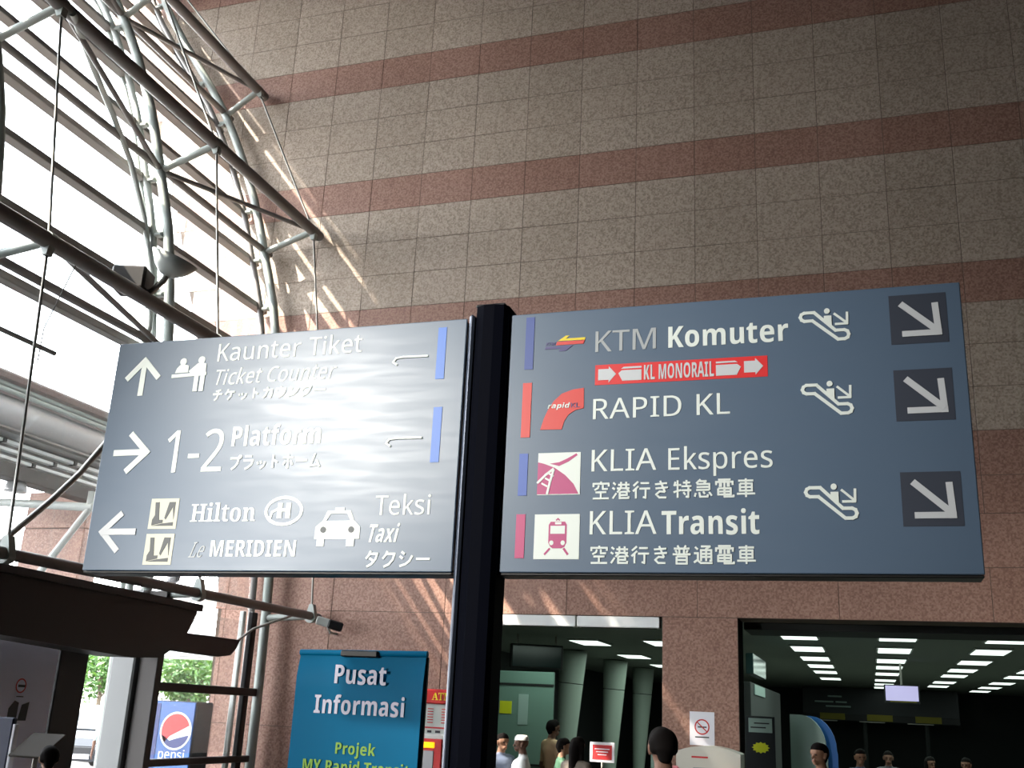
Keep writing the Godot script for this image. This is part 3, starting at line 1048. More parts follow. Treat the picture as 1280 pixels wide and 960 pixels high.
func build_signs() -> void:
	var t := thing("direction_sign", "two grey direction boards with white lettering on a dark post", "sign", Vector3(-1.85, 0, -5.0))
	# post: dark extrusion with a rounded front and a pale edge strip
	var st := tool(true)
	var prof := [Vector2(-0.085, -0.11), Vector2(-0.085, 0.03), Vector2(-0.075, 0.055), Vector2(-0.03, 0.075), Vector2(0.03, 0.075), Vector2(0.08, 0.06), Vector2(0.1, 0.03), Vector2(0.1, -0.11)]
	st = tool()
	prism(st, prof, 0.0, 3.84, Transform3D(Basis(Vector3(1, 0, 0), Vector3(0, 0, 1), Vector3(0, 1, 0)), Vector3(0.02, 0.0, -0.01)))
	obj("post", st, M.post_navy, t)
	part_box("edge_strip", M.post_edge, t, Vector3(-0.083, 1.9, 0.0), Vector3(0.03, 3.8, 0.1), 0.012)
	part_box("post_cap", M.black, t, Vector3(0.02, 3.845, -0.03), Vector3(0.17, 0.02, 0.15), 0.008)
	part_box("base_plate", M.black, t, Vector3(0.02, 0.012, -0.03), Vector3(0.5, 0.024, 0.4), 0.006)
	for y in [2.62, 3.6]:
		st = tool()
		bx(st, Vector3(0.0, y, -0.08), Vector3(0.5, 0.05, 0.04), 0.005)
		obj("bracket", st, M.black, t)
	var faces := []
	for side in [[-2.4, -0.127], [0.11, 2.36]]:
		var p := Node3D.new()
		p.name = "sign_panel"
		t.add_child(p, true)
		var w: float = side[1] - side[0]
		var cx: float = (side[0] + side[1]) / 2
		part_box("face", M.sign_face, p, Vector3(cx, 3.107, -0.006), Vector3(w, 1.376, 0.012), 0.004)
		part_box("casing", M.sign_edge, p, Vector3(cx, 3.107, -0.082), Vector3(w - 0.012, 1.366, 0.14), 0.006)
		part_box("bottom_rail", M.black, p, Vector3(cx, 2.412, -0.082), Vector3(w - 0.004, 0.014, 0.145), 0.004)
		faces.append(p)
	var L: Node3D = faces[0]
	var R: Node3D = faces[1]
	for a in [
		["Kaunter Tiket", -1.684, -0.749, 3.64, 0.109, "R", 0.0], ["Ticket Counter", -1.695, -0.888, 3.494, 0.093, "R", 0.2],
		["1-2", -1.945, -1.562, 2.979, 0.25, "R", 0.0], ["Platform", -1.514, -0.949, 3.121, 0.114, "B", 0.0],
		["Hilton", -1.719, -1.302, 2.692, 0.1, "SB", 0.0], ["MERIDIEN", -1.562, -1.031, 2.498, 0.088, "B", 0.0],
		["Teksi", -0.582, -0.266, 2.716, 0.104, "R", 0.0], ["Taxi", -0.619, -0.429, 2.573, 0.093, "B", 0.2]]:
		letters(a[0], a[1], a[2], a[3], a[4], a[5], M.print_white, L, 0.0, a[6])
	letters("Le", -1.7, -1.585, 2.492, 0.085, "SR", M.print_grey, L, 0.0, 0.35)
	characters("チケットカウンター", -1.69, -0.943, 3.397, 0.07, 0.0115, L)
	characters("プラットホーム", -1.517, -0.926, 2.984, 0.084, 0.0125, L)
	characters("タクシー", -0.622, -0.239, 2.441, 0.088, 0.0125, L)
	arrow(L, [Vector2(-2.19, 3.455), Vector2(-2.19, 3.665)], [Vector2(-2.305, 3.56), Vector2(-2.19, 3.675), Vector2(-2.075, 3.56)], 0.036, M.print_white)
	arrow(L, [Vector2(-2.31, 3.106), Vector2(-2.085, 3.106)], [Vector2(-2.208, 3.222), Vector2(-2.08, 3.106), Vector2(-2.208, 2.99)], 0.036, M.print_white)
	arrow(L, [Vector2(-2.07, 2.639), Vector2(-2.295, 2.639)], [Vector2(-2.178, 2.748), Vector2(-2.3, 2.639), Vector2(-2.178, 2.528)], 0.036, M.print_dim)
	# ticket counter pictogram
	st = tool()
	prism(st, disc2(Vector2(-1.916, 3.652), 0.023, 0.023), 0, 0.0033)
	prism(st, disc2(Vector2(-1.79, 3.656), 0.023, 0.023), 0, 0.0036)
	prism(st, [Vector2(-1.965, 3.583), Vector2(-1.875, 3.583), Vector2(-1.872, 3.625), Vector2(-1.895, 3.632), Vector2(-1.935, 3.632), Vector2(-1.955, 3.612)], 0, 0.0039)
	prism(st, [Vector2(-1.985, 3.553), Vector2(-1.745, 3.56), Vector2(-1.745, 3.58), Vector2(-1.985, 3.575)], 0, 0.0042)
	prism(st, [Vector2(-1.822, 3.565), Vector2(-1.752, 3.565), Vector2(-1.752, 3.63), Vector2(-1.772, 3.637), Vector2(-1.812, 3.637), Vector2(-1.87, 3.59), Vector2(-1.86, 3.58)], 0, 0.0045)
	prism(st, rect2(-1.825, 3.462, -1.795, 3.57), 0, 0.0048)
	prism(st, rect2(-1.783, 3.462, -1.753, 3.57), 0, 0.0051)
	obj("pictogram", st, M.print_white, L)
	# two square hotel marks
	for y in [2.653, 2.451]:
		var fr := obj("square_mark", prism_tool(rect2(-1.993, y, -1.806, y + 0.174), 0.003), M.print_cream, L)
		st = tool()
		prism(st, map_points([[0.16, 0.88], [0.3, 0.88], [0.36, 0.3], [0.5, 0.3], [0.5, 0.2], [0.12, 0.12], [0.12, 0.3], [0.2, 0.45]], -1.993, y, 0.187, 0.174), 0.003, 0.005)
		prism(st, map_points([[0.66, 0.88], [0.88, 0.88], [0.88, 0.3], [0.8, 0.72], [0.6, 0.3], [0.55, 0.36]], -1.993, y, 0.187, 0.174), 0.003, 0.005)
		prism(st, map_points([[0.12, 0.1], [0.88, 0.1], [0.88, 0.22], [0.5, 0.18]], -1.993, y, 0.187, 0.174), 0.003, 0.005)
		obj("figure", st, M.print_greydark, fr)
	# ring with an initial
	st = tool()
	stroke_ring(st, Vector2(-1.129, 2.746), 0.119, 0.018, Transform3D.IDENTITY, 0.003, 28, 0.083)
	stroke(st, [Vector2(-1.21, 2.70), Vector2(-1.2, 2.74), Vector2(-1.165, 2.758), Vector2(-1.12, 2.75)], 0.014, 0, 0.0033)
	prism(st, rect2(-1.168, 2.705, -1.138, 2.79), 0, 0.0036)
	prism(st, rect2(-1.116, 2.705, -1.086, 2.79), 0, 0.0039)
	prism(st, rect2(-1.145, 2.742, -1.105, 2.76), 0, 0.0042)
	obj("emblem", st, M.print_white, L)
	# taxi pictogram
	st = tool()
	var tx := func(pts): return map_points(pts, -0.925, 2.548, 0.274, 0.212)
	prism(st, tx.call([[0.0, 0.2], [0.97, 0.2], [0.97, 0.5], [0.84, 0.66], [0.14, 0.66], [0.0, 0.5]]), 0, 0.0033)
	prism(st, tx.call([[0.14, 0.64], [0.22, 0.64], [0.31, 0.84], [0.67, 0.84], [0.76, 0.64], [0.84, 0.64], [0.74, 0.92], [0.24, 0.92]]), 0, 0.0036)
	prism(st, tx.call([[0.4, 0.9], [0.6, 0.9], [0.6, 1.0], [0.4, 1.0]]), 0, 0.0039)
	prism(st, tx.call([[0.06, 0.02], [0.22, 0.02], [0.22, 0.22], [0.06, 0.22]]), 0, 0.0042)
	prism(st, tx.call([[0.7, 0.02], [0.87, 0.02], [0.87, 0.22], [0.7, 0.22]]), 0, 0.0045)
	var taxi := obj("pictogram", st, M.print_white, L)
	st = tool()
	prism(st, disc2(Vector2(-0.876, 2.64), 0.017, 0.017, 14), 0.003, 0.006)
	prism(st, disc2(Vector2(-0.71, 2.64), 0.017, 0.017, 14), 0.003, 0.006)
	obj("lamp_dot", st, M.print_greydark, taxi)
	# blue strips and two bent hooks
	print_poly("strip", rect2(-0.291, 3.455, -0.241, 3.752), M.print_sky, L)
	print_poly("strip", rect2(-0.287, 2.993, -0.237, 3.297), M.print_sky, L)
	for y in [3.591, 3.13]:
		st = tool()
		stroke(st, [Vector2(-0.521, y - 0.042), Vector2(-0.548, y - 0.025), Vector2(-0.531, y - 0.003), Vector2(-0.489, y + 0.002), Vector2(-0.341, y)], 0.011, 0, 0.006)
		obj("hook", st, M.print_white, L)
	# ---- second board
	for a in [
		["KTM", 0.596, 0.913, 3.554, 0.113, "R", M.print_grey], ["Komuter", 0.976, 1.567, 3.553, 0.113, "B", M.print_white],
		["RAPID KL", 0.592, 1.279, 3.193, 0.107, "R", M.print_white], ["KLIA", 0.591, 0.918, 2.922, 0.11, "R", M.print_white],
		["Ekspres", 0.977, 1.475, 2.92, 0.109, "R", M.print_white], ["KLIA", 0.589, 0.921, 2.606, 0.115, "R", M.print_white],
		["Transit", 0.945, 1.406, 2.604, 0.113, "B", M.print_white]]:
		letters(a[0], a[1], a[2], a[3], a[4], a[5], a[6], R)
	characters("空港行き特急電車", 0.592, 1.398, 2.779, 0.09, 0.0095, R)
	characters("空港行き普通電車", 0.589, 1.394, 2.462, 0.088, 0.0095, R)
	print_poly("strip", rect2(0.214, 3.48, 0.261, 3.773), M.print_blue, R)
	print_poly("strip", rect2(0.211, 3.11, 0.26, 3.405), M.print_red, R)
	print_poly("strip", rect2(0.209, 2.805, 0.256, 3.024), M.print_midblue, R)
	print_poly("strip", rect2(0.207, 2.489, 0.255, 2.71), M.print_pink, R)
	# small arrow mark
	print_poly("yellow_dart", [Vector2(0.393, 3.628), Vector2(0.436, 3.656), Vector2(0.456, 3.656), Vector2(0.436, 3.64), Vector2(0.542, 3.64), Vector2(0.539, 3.626)], M.print_yellow, R)
	print_poly("red_dart", [Vector2(0.389, 3.624), Vector2(0.539, 3.624), Vector2(0.532, 3.605), Vector2(0.383, 3.605)], M.print_red, R)
	print_poly("blue_dart", [Vector2(0.323, 3.585), Vector2(0.328, 3.6), Vector2(0.475, 3.6), Vector2(0.438, 3.571), Vector2(0.4, 3.571), Vector2(0.41, 3.585)], M.print_violet, R)
	letters("KTM", 0.328, 0.382, 3.606, 0.017, "B", M.print_violet, R, 0.0, 0.3)
	# red banner sticker with two trains
	var mono := print_poly("sticker", rect2(0.598, 3.374, 1.464, 3.482), M.print_brightred, R, 0.0, 0.002)
	for q in [
		[Vector2(0.615, 3.458), Vector2(0.67, 3.458), Vector2(0.67, 3.472), Vector2(0.708, 3.429), Vector2(0.67, 3.385), Vector2(0.67, 3.399), Vector2(0.615, 3.399)],
		[Vector2(1.351, 3.458), Vector2(1.405, 3.458), Vector2(1.405, 3.472), Vector2(1.443, 3.429), Vector2(1.405, 3.385), Vector2(1.405, 3.399), Vector2(1.351, 3.399)],
		[Vector2(0.72, 3.431), Vector2(0.738, 3.446), Vector2(0.84, 3.446), Vector2(0.84, 3.39), Vector2(0.741, 3.39)],
		[Vector2(0.735, 3.455), Vector2(0.748, 3.464), Vector2(0.84, 3.464), Vector2(0.84, 3.455)],
		[Vector2(1.336, 3.431), Vector2(1.318, 3.446), Vector2(1.214, 3.446), Vector2(1.214, 3.39), Vector2(1.315, 3.39)],
		[Vector2(1.32, 3.455), Vector2(1.308, 3.464), Vector2(1.214, 3.464), Vector2(1.214, 3.455)],
	]:
		print_poly("mark", q, M.print_dim, mono, 0.002, 0.002)
	letters("KL MONORAIL", 0.853, 1.204, 3.389, 0.078, "B", M.print_dim, mono, 0.002)
	# red quarter ring
	print_poly("quarter_ring", [Vector2(0.541, 3.363), Vector2(0.482, 3.357), Vector2(0.424, 3.337), Vector2(0.383, 3.3), Vector2(0.352, 3.253), Vector2(0.33, 3.201), Vector2(0.315, 3.148), Vector2(0.429, 3.146), Vector2(0.442, 3.191), Vector2(0.462, 3.222), Vector2(0.496, 3.245), Vector2(0.543, 3.255)], M.print_red, R)
	letters("rapid", 0.352, 0.47, 3.26, 0.026, "B", M.print_white, R, 0.003, 0.25)
	letters("KL", 0.476, 0.522, 3.26, 0.024, "R", M.print_violet, R, 0.003)
	# two square pictures
	var k1 := print_poly("square_mark", rect2(0.311, 2.806, 0.534, 3.024), M.print_white, R)
	st = tool()
	var sq := func(pts): return map_points(pts, 0.311, 2.806, 0.223, 0.218)
	prism(st, sq.call([[0.0, 0.02], [0.97, 0.02], [0.85, 0.25], [0.65, 0.46], [0.4, 0.64], [0.15, 0.74], [0.0, 0.78]]), 0.003, 0.004)
	prism(st, sq.call([[0.28, 0.74], [0.5, 0.68], [0.72, 0.78], [0.93, 0.93], [0.9, 0.97], [0.68, 0.85], [0.5, 0.77]]), 0.003, 0.004)
	obj("figure", st, M.print_magenta, k1)
	st = tool()
	stroke(st, sq.call([[0.0, 0.28], [0.2, 0.48], [0.38, 0.62]]), 0.012, 0.004, 0.005)
	stroke(st, sq.call([[0.24, 0.02], [0.3, 0.3], [0.38, 0.6]]), 0.012, 0.004, 0.005)
	for q in [[0.1, 0.2], [0.18, 0.32], [0.24, 0.44]]:
		stroke(st, sq.call([[q[0], q[1] + 0.08], [q[0] + 0.14, q[1]]]), 0.009, 0.004, 0.005)
	obj("track", st, M.print_white, k1)
	var k2 := print_poly("square_mark", rect2(0.305, 2.484, 0.538, 2.708), M.print_white, R)
	sq = func(pts): return map_points(pts, 0.305, 2.484, 0.233, 0.224)
	st = tool()
	prism(st, sq.call([[0.32, 0.36], [0.37, 0.27], [0.42, 0.24], [0.62, 0.24], [0.68, 0.27], [0.72, 0.36], [0.72, 0.76], [0.68, 0.83], [0.36, 0.83], [0.32, 0.76]]), 0.003, 0.004)
	stroke(st, sq.call([[0.36, 0.24], [0.24, 0.1]]), 0.009, 0.003, 0.004)
	stroke(st, sq.call([[0.66, 0.24], [0.76, 0.1]]), 0.011, 0.003, 0.004)
	stroke(st, sq.call([[0.48, 0.86], [0.52, 0.9], [0.56, 0.86]]), 0.006, 0.003, 0.004)
	var train := obj("figure", st, M.print_magenta, k2)
	st = tool()
	prism(st, sq.call([[0.36, 0.56], [0.68, 0.56], [0.68, 0.74], [0.36, 0.74]]), 0.004, 0.005)
	prism(st, sq.call([[0.46, 0.77], [0.6, 0.77], [0.6, 0.82], [0.46, 0.82]]), 0.004, 0.005)
	prism(st, disc2(Vector2(0.305 + 0.39 * 0.233, 2.484 + 0.36 * 0.224), 0.011, 0.012, 12), 0.004, 0.005)
	prism(st, disc2(Vector2(0.305 + 0.64 * 0.233, 2.484 + 0.36 * 0.224), 0.011, 0.012, 12), 0.004, 0.005)
	obj("window_print", st, M.print_white, train)
	# escalator pictograms and arrows in dark squares
	for e in [[1.622, 3.534], [1.619, 3.162], [1.616, 2.662]]:
		st = tool()
		var es := func(pts): return map_points(pts, e[0], e[1], 0.236, 0.176)
		stroke(st, es.call([[0.1, 0.88], [0.3, 0.88], [0.71, 0.32], [0.88, 0.32], [0.94, 0.28], [0.965, 0.19], [0.94, 0.1], [0.88, 0.06], [0.75, 0.06], [0.26, 0.64], [0.1, 0.64], [0.045, 0.68], [0.02, 0.76], [0.045, 0.84]]), 0.0155, 0, 0.003, true)
		prism(st, disc2(Vector2(e[0] + 0.555 * 0.236, e[1] + 0.9 * 0.176), 0.0135, 0.0145, 14), 0, 0.0055)
		prism(st, es.call([[0.49, 0.62], [0.64, 0.44], [0.64, 0.76], [0.49, 0.76]]), 0, 0.0058)
		stroke(st, es.call([[0.69, 0.82], [0.92, 0.54]]), 0.011, 0, 0.003)
		stroke(st, es.call([[0.95, 0.84], [0.94, 0.5], [0.7, 0.5]]), 0.0115, 0, 0.003)
		obj("pictogram", st, M.print_white, R)
	for y in [3.499, 3.122, 2.632]:
		var ds := print_poly("dark_square", rect2(2.039, y, 2.294, y + 0.249), M.print_darksquare, R, 0.0, 0.002)
		st = tool()
		var ar := func(pts): return map_points(pts, 2.039, y, 0.255, 0.249)
		stroke(st, ar.call([[0.2, 0.82], [0.83, 0.22]]), 0.03, 0.002, 0.005)
		stroke(st, ar.call([[0.8, 0.8], [0.83, 0.2], [0.2, 0.2]]), 0.029, 0.002, 0.005, false, 0.5)
		obj("arrow", st, M.print_dim, ds)

func prism_tool(poly: Array, t: float) -> SurfaceTool:
	var st := tool()
	prism(st, poly, 0.0, t)
	return st

# ---------------------------------------------------------------- things before the wall
func build_before_wall() -> void:
	# roll-up banner
	var t := thing("banner_stand", "blue roll-up banner with white and green lettering before the granite wall", "banner", Vector3(-3.435, 0, -7.0))
	var st := tool(true)
	var nx := 12
	var ny := 24
	var at := func(i: int, j: int) -> Vector3:
		var u := float(i) / nx
		var v := float(j) / ny
		var y := 0.1 + v * 2.0
		var bulge := -0.012 + 0.003 * sin(u * 9.0 + v * 3.0) + 0.012 * exp(-pow((v - 0.93) * 16.0, 2)) * sin(u * 5.0 + 0.6)
		return Vector3(-0.485 + u * 0.985, y, bulge - 0.002 - 0.03 * exp(-pow((v - 1.0) * 20.0, 2)))
	for i in nx:
		for j in ny:
			face(st, [at.call(i, j), at.call(i + 1, j), at.call(i + 1, j + 1), at.call(i, j + 1)], Vector3(0, 0, 1))
			face(st, [at.call(i, j) - Vector3(0, 0, 0.004), at.call(i + 1, j) - Vector3(0, 0, 0.004), at.call(i + 1, j + 1) - Vector3(0, 0, 0.004), at.call(i, j + 1) - Vector3(0, 0, 0.004)], Vector3(0, 0, -1))
	obj("cloth", st, M.banner, t)
	st = tool(true)
	tube(st, [Vector3(-0.49, 2.105, -0.045), Vector3(0.51, 2.118, -0.045)], 0.022, 10)
	obj("top_bar", st, M.banner, t)
	part_box("clip", M.black, t, Vector3(0.0, 2.105, -0.03), Vector3(0.29, 0.045, 0.07), 0.008)
	st = tool(true)
	tube(st, [Vector3(0.0, 0.08, -0.12), Vector3(0.0, 2.1, -0.09)], 0.014, 8)
	obj("pole", st, M.black, t)
	part_box("edge_strip", M.black, t, Vector3(0.49, 1.1, -0.08), Vector3(0.035, 2.0, 0.03), 0.005)
	part_box("base", M.steel, t, Vector3(0.0, 0.05, -0.04), Vector3(1.02, 0.1, 0.16), 0.02)
	var ink: Material = M.lavender
	letters("Pusat", -0.173, 0.226, 1.897, 0.128, "B", ink, t, 0.0)
	letters("Informasi", -0.319, 0.378, 1.69, 0.124, "B", ink, t, -0.009)
	letters("Projek", -0.121, 0.186, 1.426, 0.075, "B", M.banner_green, t, -0.009)
	letters("MY Rapid Transit", -0.364, 0.448, 1.305, 0.075, "B", M.banner_green, t, -0.009)
	# cash machine by the wall
	t = thing("cash_machine", "white cash machine with a red header, behind the blue banner", "cash machine", Vector3(-5.4, 0, -14.0))
	part_box("body", M.atm_white, t, Vector3(0.0, 0.72, 0), Vector3(0.62, 1.44, 0.6), 0.02)
	part_box("header", M.atm_red, t, Vector3(0.0, 1.92, 0.12), Vector3(0.6, 0.19, 0.36), 0.015)
	letters("ATM", -0.18, 0.1, 1.874, 0.095, "SB", M.print_yellow, t, 0.305)
	part_box("notice_panel", M.offwhite, t, Vector3(0.0, 1.63, 0.1), Vector3(0.6, 0.4, 0.34), 0.01)
	st = tool()
	for k in 6:
		bx(st, Vector3(-0.2, 1.76 - k * 0.035, 0.273), Vector3(0.08, 0.012, 0.006))
		bx(st, Vector3(0.02, 1.76 - k * 0.035, 0.273), Vector3(0.12, 0.012, 0.006))
	bx(st, Vector3(-0.02, 1.52, 0.273), Vector3(0.5, 0.02, 0.006))
	obj("print", st, M.paper_red, t)
	st = tool()
	bx(st, Vector3(-0.2, 1.47, 0.273), Vector3(0.06, 0.03, 0.006))
	bx(st, Vector3(-0.08, 1.47, 0.273), Vector3(0.07, 0.03, 0.006))
	obj("stamp", st, M.ink, t)
	part_box("surround", M.atm_red, t, Vector3(-0.14, 1.12, 0.305), Vector3(0.3, 0.52, 0.03), 0.01)
	var lit := part_box("lit_panel", M.atm_glow, t, Vector3(-0.19, 1.3, 0.325), Vector3(0.2, 0.075, 0.02), 0.008)
	lit.set_meta("label", "glowing yellow strip")
	part_box("screen", M.canopy_grey, t, Vector3(-0.19, 1.1, 0.325), Vector3(0.18, 0.26, 0.015), 0.004)
	# security camera at the pipe end
	t = thing("security_camera", "small white security camera fixed to the wall beside the pipe end", "camera", Vector3(-7.45, 2.86, -14.2))
	var turn := Basis(Vector3(0, 1, 0), 0.5) * Basis(Vector3(0, 0, 1), -0.22)
	st = tool()
	bx(st, Vector3(-0.14, 0.05, 0.02), Vector3(0.2, 0.12, 0.12), 0.015, turn)
	obj("housing", st, M.offwhite, t)
	st = tool()
	bx(st, Vector3(0.06, 0.0, 0.0), Vector3(0.22, 0.13, 0.13), 0.02, turn)
	obj("lens_hood", st, M.black, t)
	st = tool(true)
	tube(st, [Vector3(-0.08, 0.0, 0.0), Vector3(-0.06, -0.1, -0.1), Vector3(-0.06, -0.1, -0.29)], 0.018, 8)
	obj("bracket", st, M.offwhite, t)
	# notice on the granite pier, and the rounded machine before it
	t = thing("no_smoking_notice", "white paper notice with a red ring on the granite pier", "notice", Vector3(-2.083, 1.676, -14.494))
	part_box("sheet", M.paper, t, Vector3.ZERO, Vector3(0.322, 0.418, 0.004))
	st = tool()
	stroke_ring(st, Vector2(0.0, 0.02), 0.098, 0.017, Transform3D(Basis.IDENTITY, Vector3(0, 0, 0.002)))
	stroke(st, [Vector2(-0.065, 0.08), Vector2(0.065, -0.04)], 0.014, 0.002, 0.004)
	obj("ring", st, M.paper_red, t)
	st = tool()
	prism(st, rect2(-0.055, 0.01, 0.06, 0.026), 0.002, 0.003)
	prism(st, rect2(-0.09, -0.115, 0.09, -0.1), 0.002, 0.003)
	obj("print", st, M.ink, t)
	t = thing("ticket_machine", "rounded pale grey machine before the granite pier", "machine", Vector3(-1.9, 0, -13.9))
	st = tool()
	var pl := [Vector2(-0.39, 0.0), Vector2(0.39, 0.0), Vector2(0.39, 1.4)]
	for k in 9:
		var u := 1.0 - k / 4.0
		pl.append(Vector2(0.37 * u, 1.48 - 0.07 * u * u))
	pl.append(Vector2(-0.39, 1.4))
	prism(st, pl, -0.25, 0.2)
	obj("body", st, M.machine_grey, t)
	st = tool()
	bx(st, Vector3(-0.1, 1.345, 0.202), Vector3(0.2, 0.02, 0.006))
	obj("logo", st, M.paper_red, t)
	st = tool()
	bx(st, Vector3(-0.05, 1.2, 0.202), Vector3(0.26, 0.05, 0.006))
	obj("print", st, M.building_grey, t)
	for x in [-0.42, 0.29]:
		part_box("ear", M.pink_plastic, t, Vector3(x, 1.13, 0.23), Vector3(0.14, 0.2, 0.05), 0.02)
	# pair of white shutter boxes over the opening
	for k in 2:
		var w: float = [1.12, 1.16][k]
		var x: float = [-4.52, -3.22][k] if false else [-4.4, -3.23][k]
		t = thing("shutter_box", ["white shutter box over the opening, beside the dark sign post", "white shutter box over the opening, against the granite pier"][k], "shutter box", Vector3(x, 2.945, -14.58))
		part_box("housing", M.white, t, Vector3(0, 0.075, 0), Vector3(w if k == 1 else 1.14, 0.148, 0.16), 0.008)
		part_box("slot", M.gasket, t, Vector3(0, 0.0, 0), Vector3(w - 0.1, 0.012, 0.06))
	t = thing("shutter_box", "white shutter box over the opening, behind the dark sign post", "shutter box", Vector3(-5.09, 2.945, -14.58))
	part_box("housing", M.white, t, Vector3(0, 0.075, 0), Vector3(0.2, 0.148, 0.16), 0.008)

# ---------------------------------------------------------------- inner hall behind the openings
func build_inner_hall() -> void:
	var st := tool()
	bx(st, Vector3(0.6, -0.2, -28.0), Vector3(18.0, 0.4, 26.8))
	struct("floor_inner", st, M.hall_floor).set_meta("label", "dark floor of the inner ticket hall")
	st = tool()
	bx(st, Vector3(0.6, 3.3, -28.2), Vector3(18.4, 0.36, 26.8))
	struct("ceiling_inner", st, M.hall_ceiling).set_meta("label", "low ceiling of the inner ticket hall")
	st = tool()
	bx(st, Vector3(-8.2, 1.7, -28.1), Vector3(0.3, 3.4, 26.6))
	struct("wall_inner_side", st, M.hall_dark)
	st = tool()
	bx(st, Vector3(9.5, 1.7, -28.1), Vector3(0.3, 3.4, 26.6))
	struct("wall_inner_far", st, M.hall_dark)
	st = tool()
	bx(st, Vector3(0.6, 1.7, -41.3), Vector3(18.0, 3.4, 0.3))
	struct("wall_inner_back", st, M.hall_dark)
	st = tool()
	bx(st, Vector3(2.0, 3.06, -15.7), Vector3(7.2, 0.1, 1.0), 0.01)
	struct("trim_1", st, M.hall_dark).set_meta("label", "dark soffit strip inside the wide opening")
	# ceiling panels with lamps; the pair nearest the opening is added to light the partition
	var rows := [[-4.95, [-15.75, -19.9, -24.0, -27.8, -31.6]], [-3.5, [-15.75, -19.6, -24.0, -27.8]], [-0.98, [-17.2, -20.0, -22.8, -25.5, -28.2, -31.9]], [0.47, [-17.1, -19.9, -22.9, -25.3, -28.2, -31.8, -34.6, -37.2]],
		[1.98, [-17.1, -19.7, -22.7, -25.6, -28.1, -31.8, -34.6]], [3.36, [-17.1, -19.8, -22.7, -25.4, -27.8, -31.3, -34.4, -37.4]]]
	var proto: Node3D = null
	for r in rows:
		for z in r[1]:
			var nr := rows.find(r)
			var says: String = ["lit ceiling panel in the row over the leaning columns", "lit ceiling panel in the row between leaning columns and granite pier", "lit ceiling panel in the row over the dark side shop", "lit ceiling panel in the row leading to the hanging screen", "lit ceiling panel in the row on the far side of the hanging screen", "lit ceiling panel in the row farthest from the granite pier"][nr]
			var grp := says.replace("panel", "panels")
			var t: Node3D
			if proto == null:
				t = thing("ceiling_light", says, "ceiling light", Vector3.ZERO, 0.0, grp)
				part_box("frame", M.offwhite, t, Vector3(0, 0.0, 0), Vector3(0.6, 0.03, 1.22), 0.006)
				part_box("diffuser", M.panel_glow, t, Vector3(0, -0.017, 0), Vector3(0.53, 0.012, 1.15), 0.003)
				proto = t
			else:
				t = proto.duplicate()
				t.name = numbered("ceiling_light")
				add_child(t)
				tag(t, says, "ceiling light", grp)
			t.position = Vector3(r[0], 3.105, z)
	for a in [[-4.25, -15.75, 2.0, 1.1], [-4.3, -23.5, 2.0, 9.0], [0.5, -19.0, 4.0, 5.0], [1.5, -28.0, 5.0, 9.0]]:  # the first one is added along with the hidden pair of panels
		var al := AreaLight3D.new()
		al.name = "panel_light"
		add_child(al, true)
		al.area_size = Vector2(a[2], a[3])
		al.light_color = Color(0.9, 1.0, 0.94)
		al.light_energy = 13.0 if a[3] > 2.0 else 3.0
		al.shadow_enabled = true
		al.position = Vector3(a[0], 3.06, a[1])
		al.rotation.x = -PI / 2
	# leaning tapered columns
	for c in [[-6.02, 2.9, -22.7, 0.3, -6.2, 0.14, "beside the hanging glass case"], [-5.85, 2.9, -26.1, 0.3, -6.0, 0.13, "between the other two"], [-5.87, 2.9, -29.7, 0.3, -6.0, 0.13, "against the granite pier"]]:
		var t := thing("leaning_column", "pale round column widening upwards, " + c[6], "column", Vector3(c[4], 0, c[2]), 0.0, "leaning columns of the inner hall")
		var top := Vector3(c[0] - c[4], 3.1, 0)
		st = tool(true)
		var knee := top * 0.78
		tube(st, [Vector3.ZERO, knee - Vector3(0, 0.006, 0)], [c[5], lerpf(c[5], c[3], 0.78)], 20)
		obj("shaft", st, M.column_paint, t)
		st = tool(true)
		tube(st, [knee - Vector3(0, 0.006, 0), knee + Vector3(0, 0.012, 0)], lerpf(c[5], c[3], 0.78) - 0.012, 20)
		obj("joint", st, M.ink, t)
		st = tool(true)
		tube(st, [knee + Vector3(0, 0.012, 0), top], [lerpf(c[5], c[3], 0.785), c[3]], 20)
		obj("head", st, M.column_paint, t)
	# hanging glass case, office partition with papers
	var t := thing("hanging_display", "dark hanging display case below the inner ceiling", "display", Vector3(-5.62, 2.74, -18.6), 0.45)
	part_box("case", M.hall_dark, t, Vector3.ZERO, Vector3(0.95, 0.42, 0.12), 0.01)
	part_box("screen", M.teal_glass, t, Vector3(0, 0, 0.065), Vector3(0.88, 0.36, 0.012), 0.004)
	for x in [-0.35, 0.35]:
		part_box("hanger", M.rod, t, Vector3(x, 0.33, 0), Vector3(0.03, 0.24, 0.03))
	t = thing("office_partition", "pale green glass partition with papers, behind the sign post", "partition", Vector3(-5.5, 0, -16.6))
	part_box("panel", M.office_glass, t, Vector3(0, 1.2, 0), Vector3(1.6, 2.4, 0.06), 0.01)
	part_box("rail", M.gasket, t, Vector3(0, 2.2, 0.035), Vector3(1.6, 0.03, 0.02))
	part_box("rail", M.gasket, t, Vector3(0, 1.0, 0.035), Vector3(1.6, 0.03, 0.02))
	part_box("paper", M.star_yellow, t, Vector3(0.02, 1.84, 0.035), Vector3(0.2, 0.19, 0.006))
	part_box("paper", M.kiosk_white, t, Vector3(0.31, 1.82, 0.035), Vector3(0.16, 0.46, 0.006))
	part_box("paper", M.paper, t, Vector3(-0.16, 1.6, 0.035), Vector3(0.12, 0.16, 0.006))
	t = thing("red_notice_stand", "red notice in a white frame on a thin stand, before the leaning columns", "notice stand", Vector3(-3.34, 0, -14.2))
	part_box("frame", M.paper, t, Vector3(0, 1.32, 0), Vector3(0.33, 0.25, 0.02), 0.005)
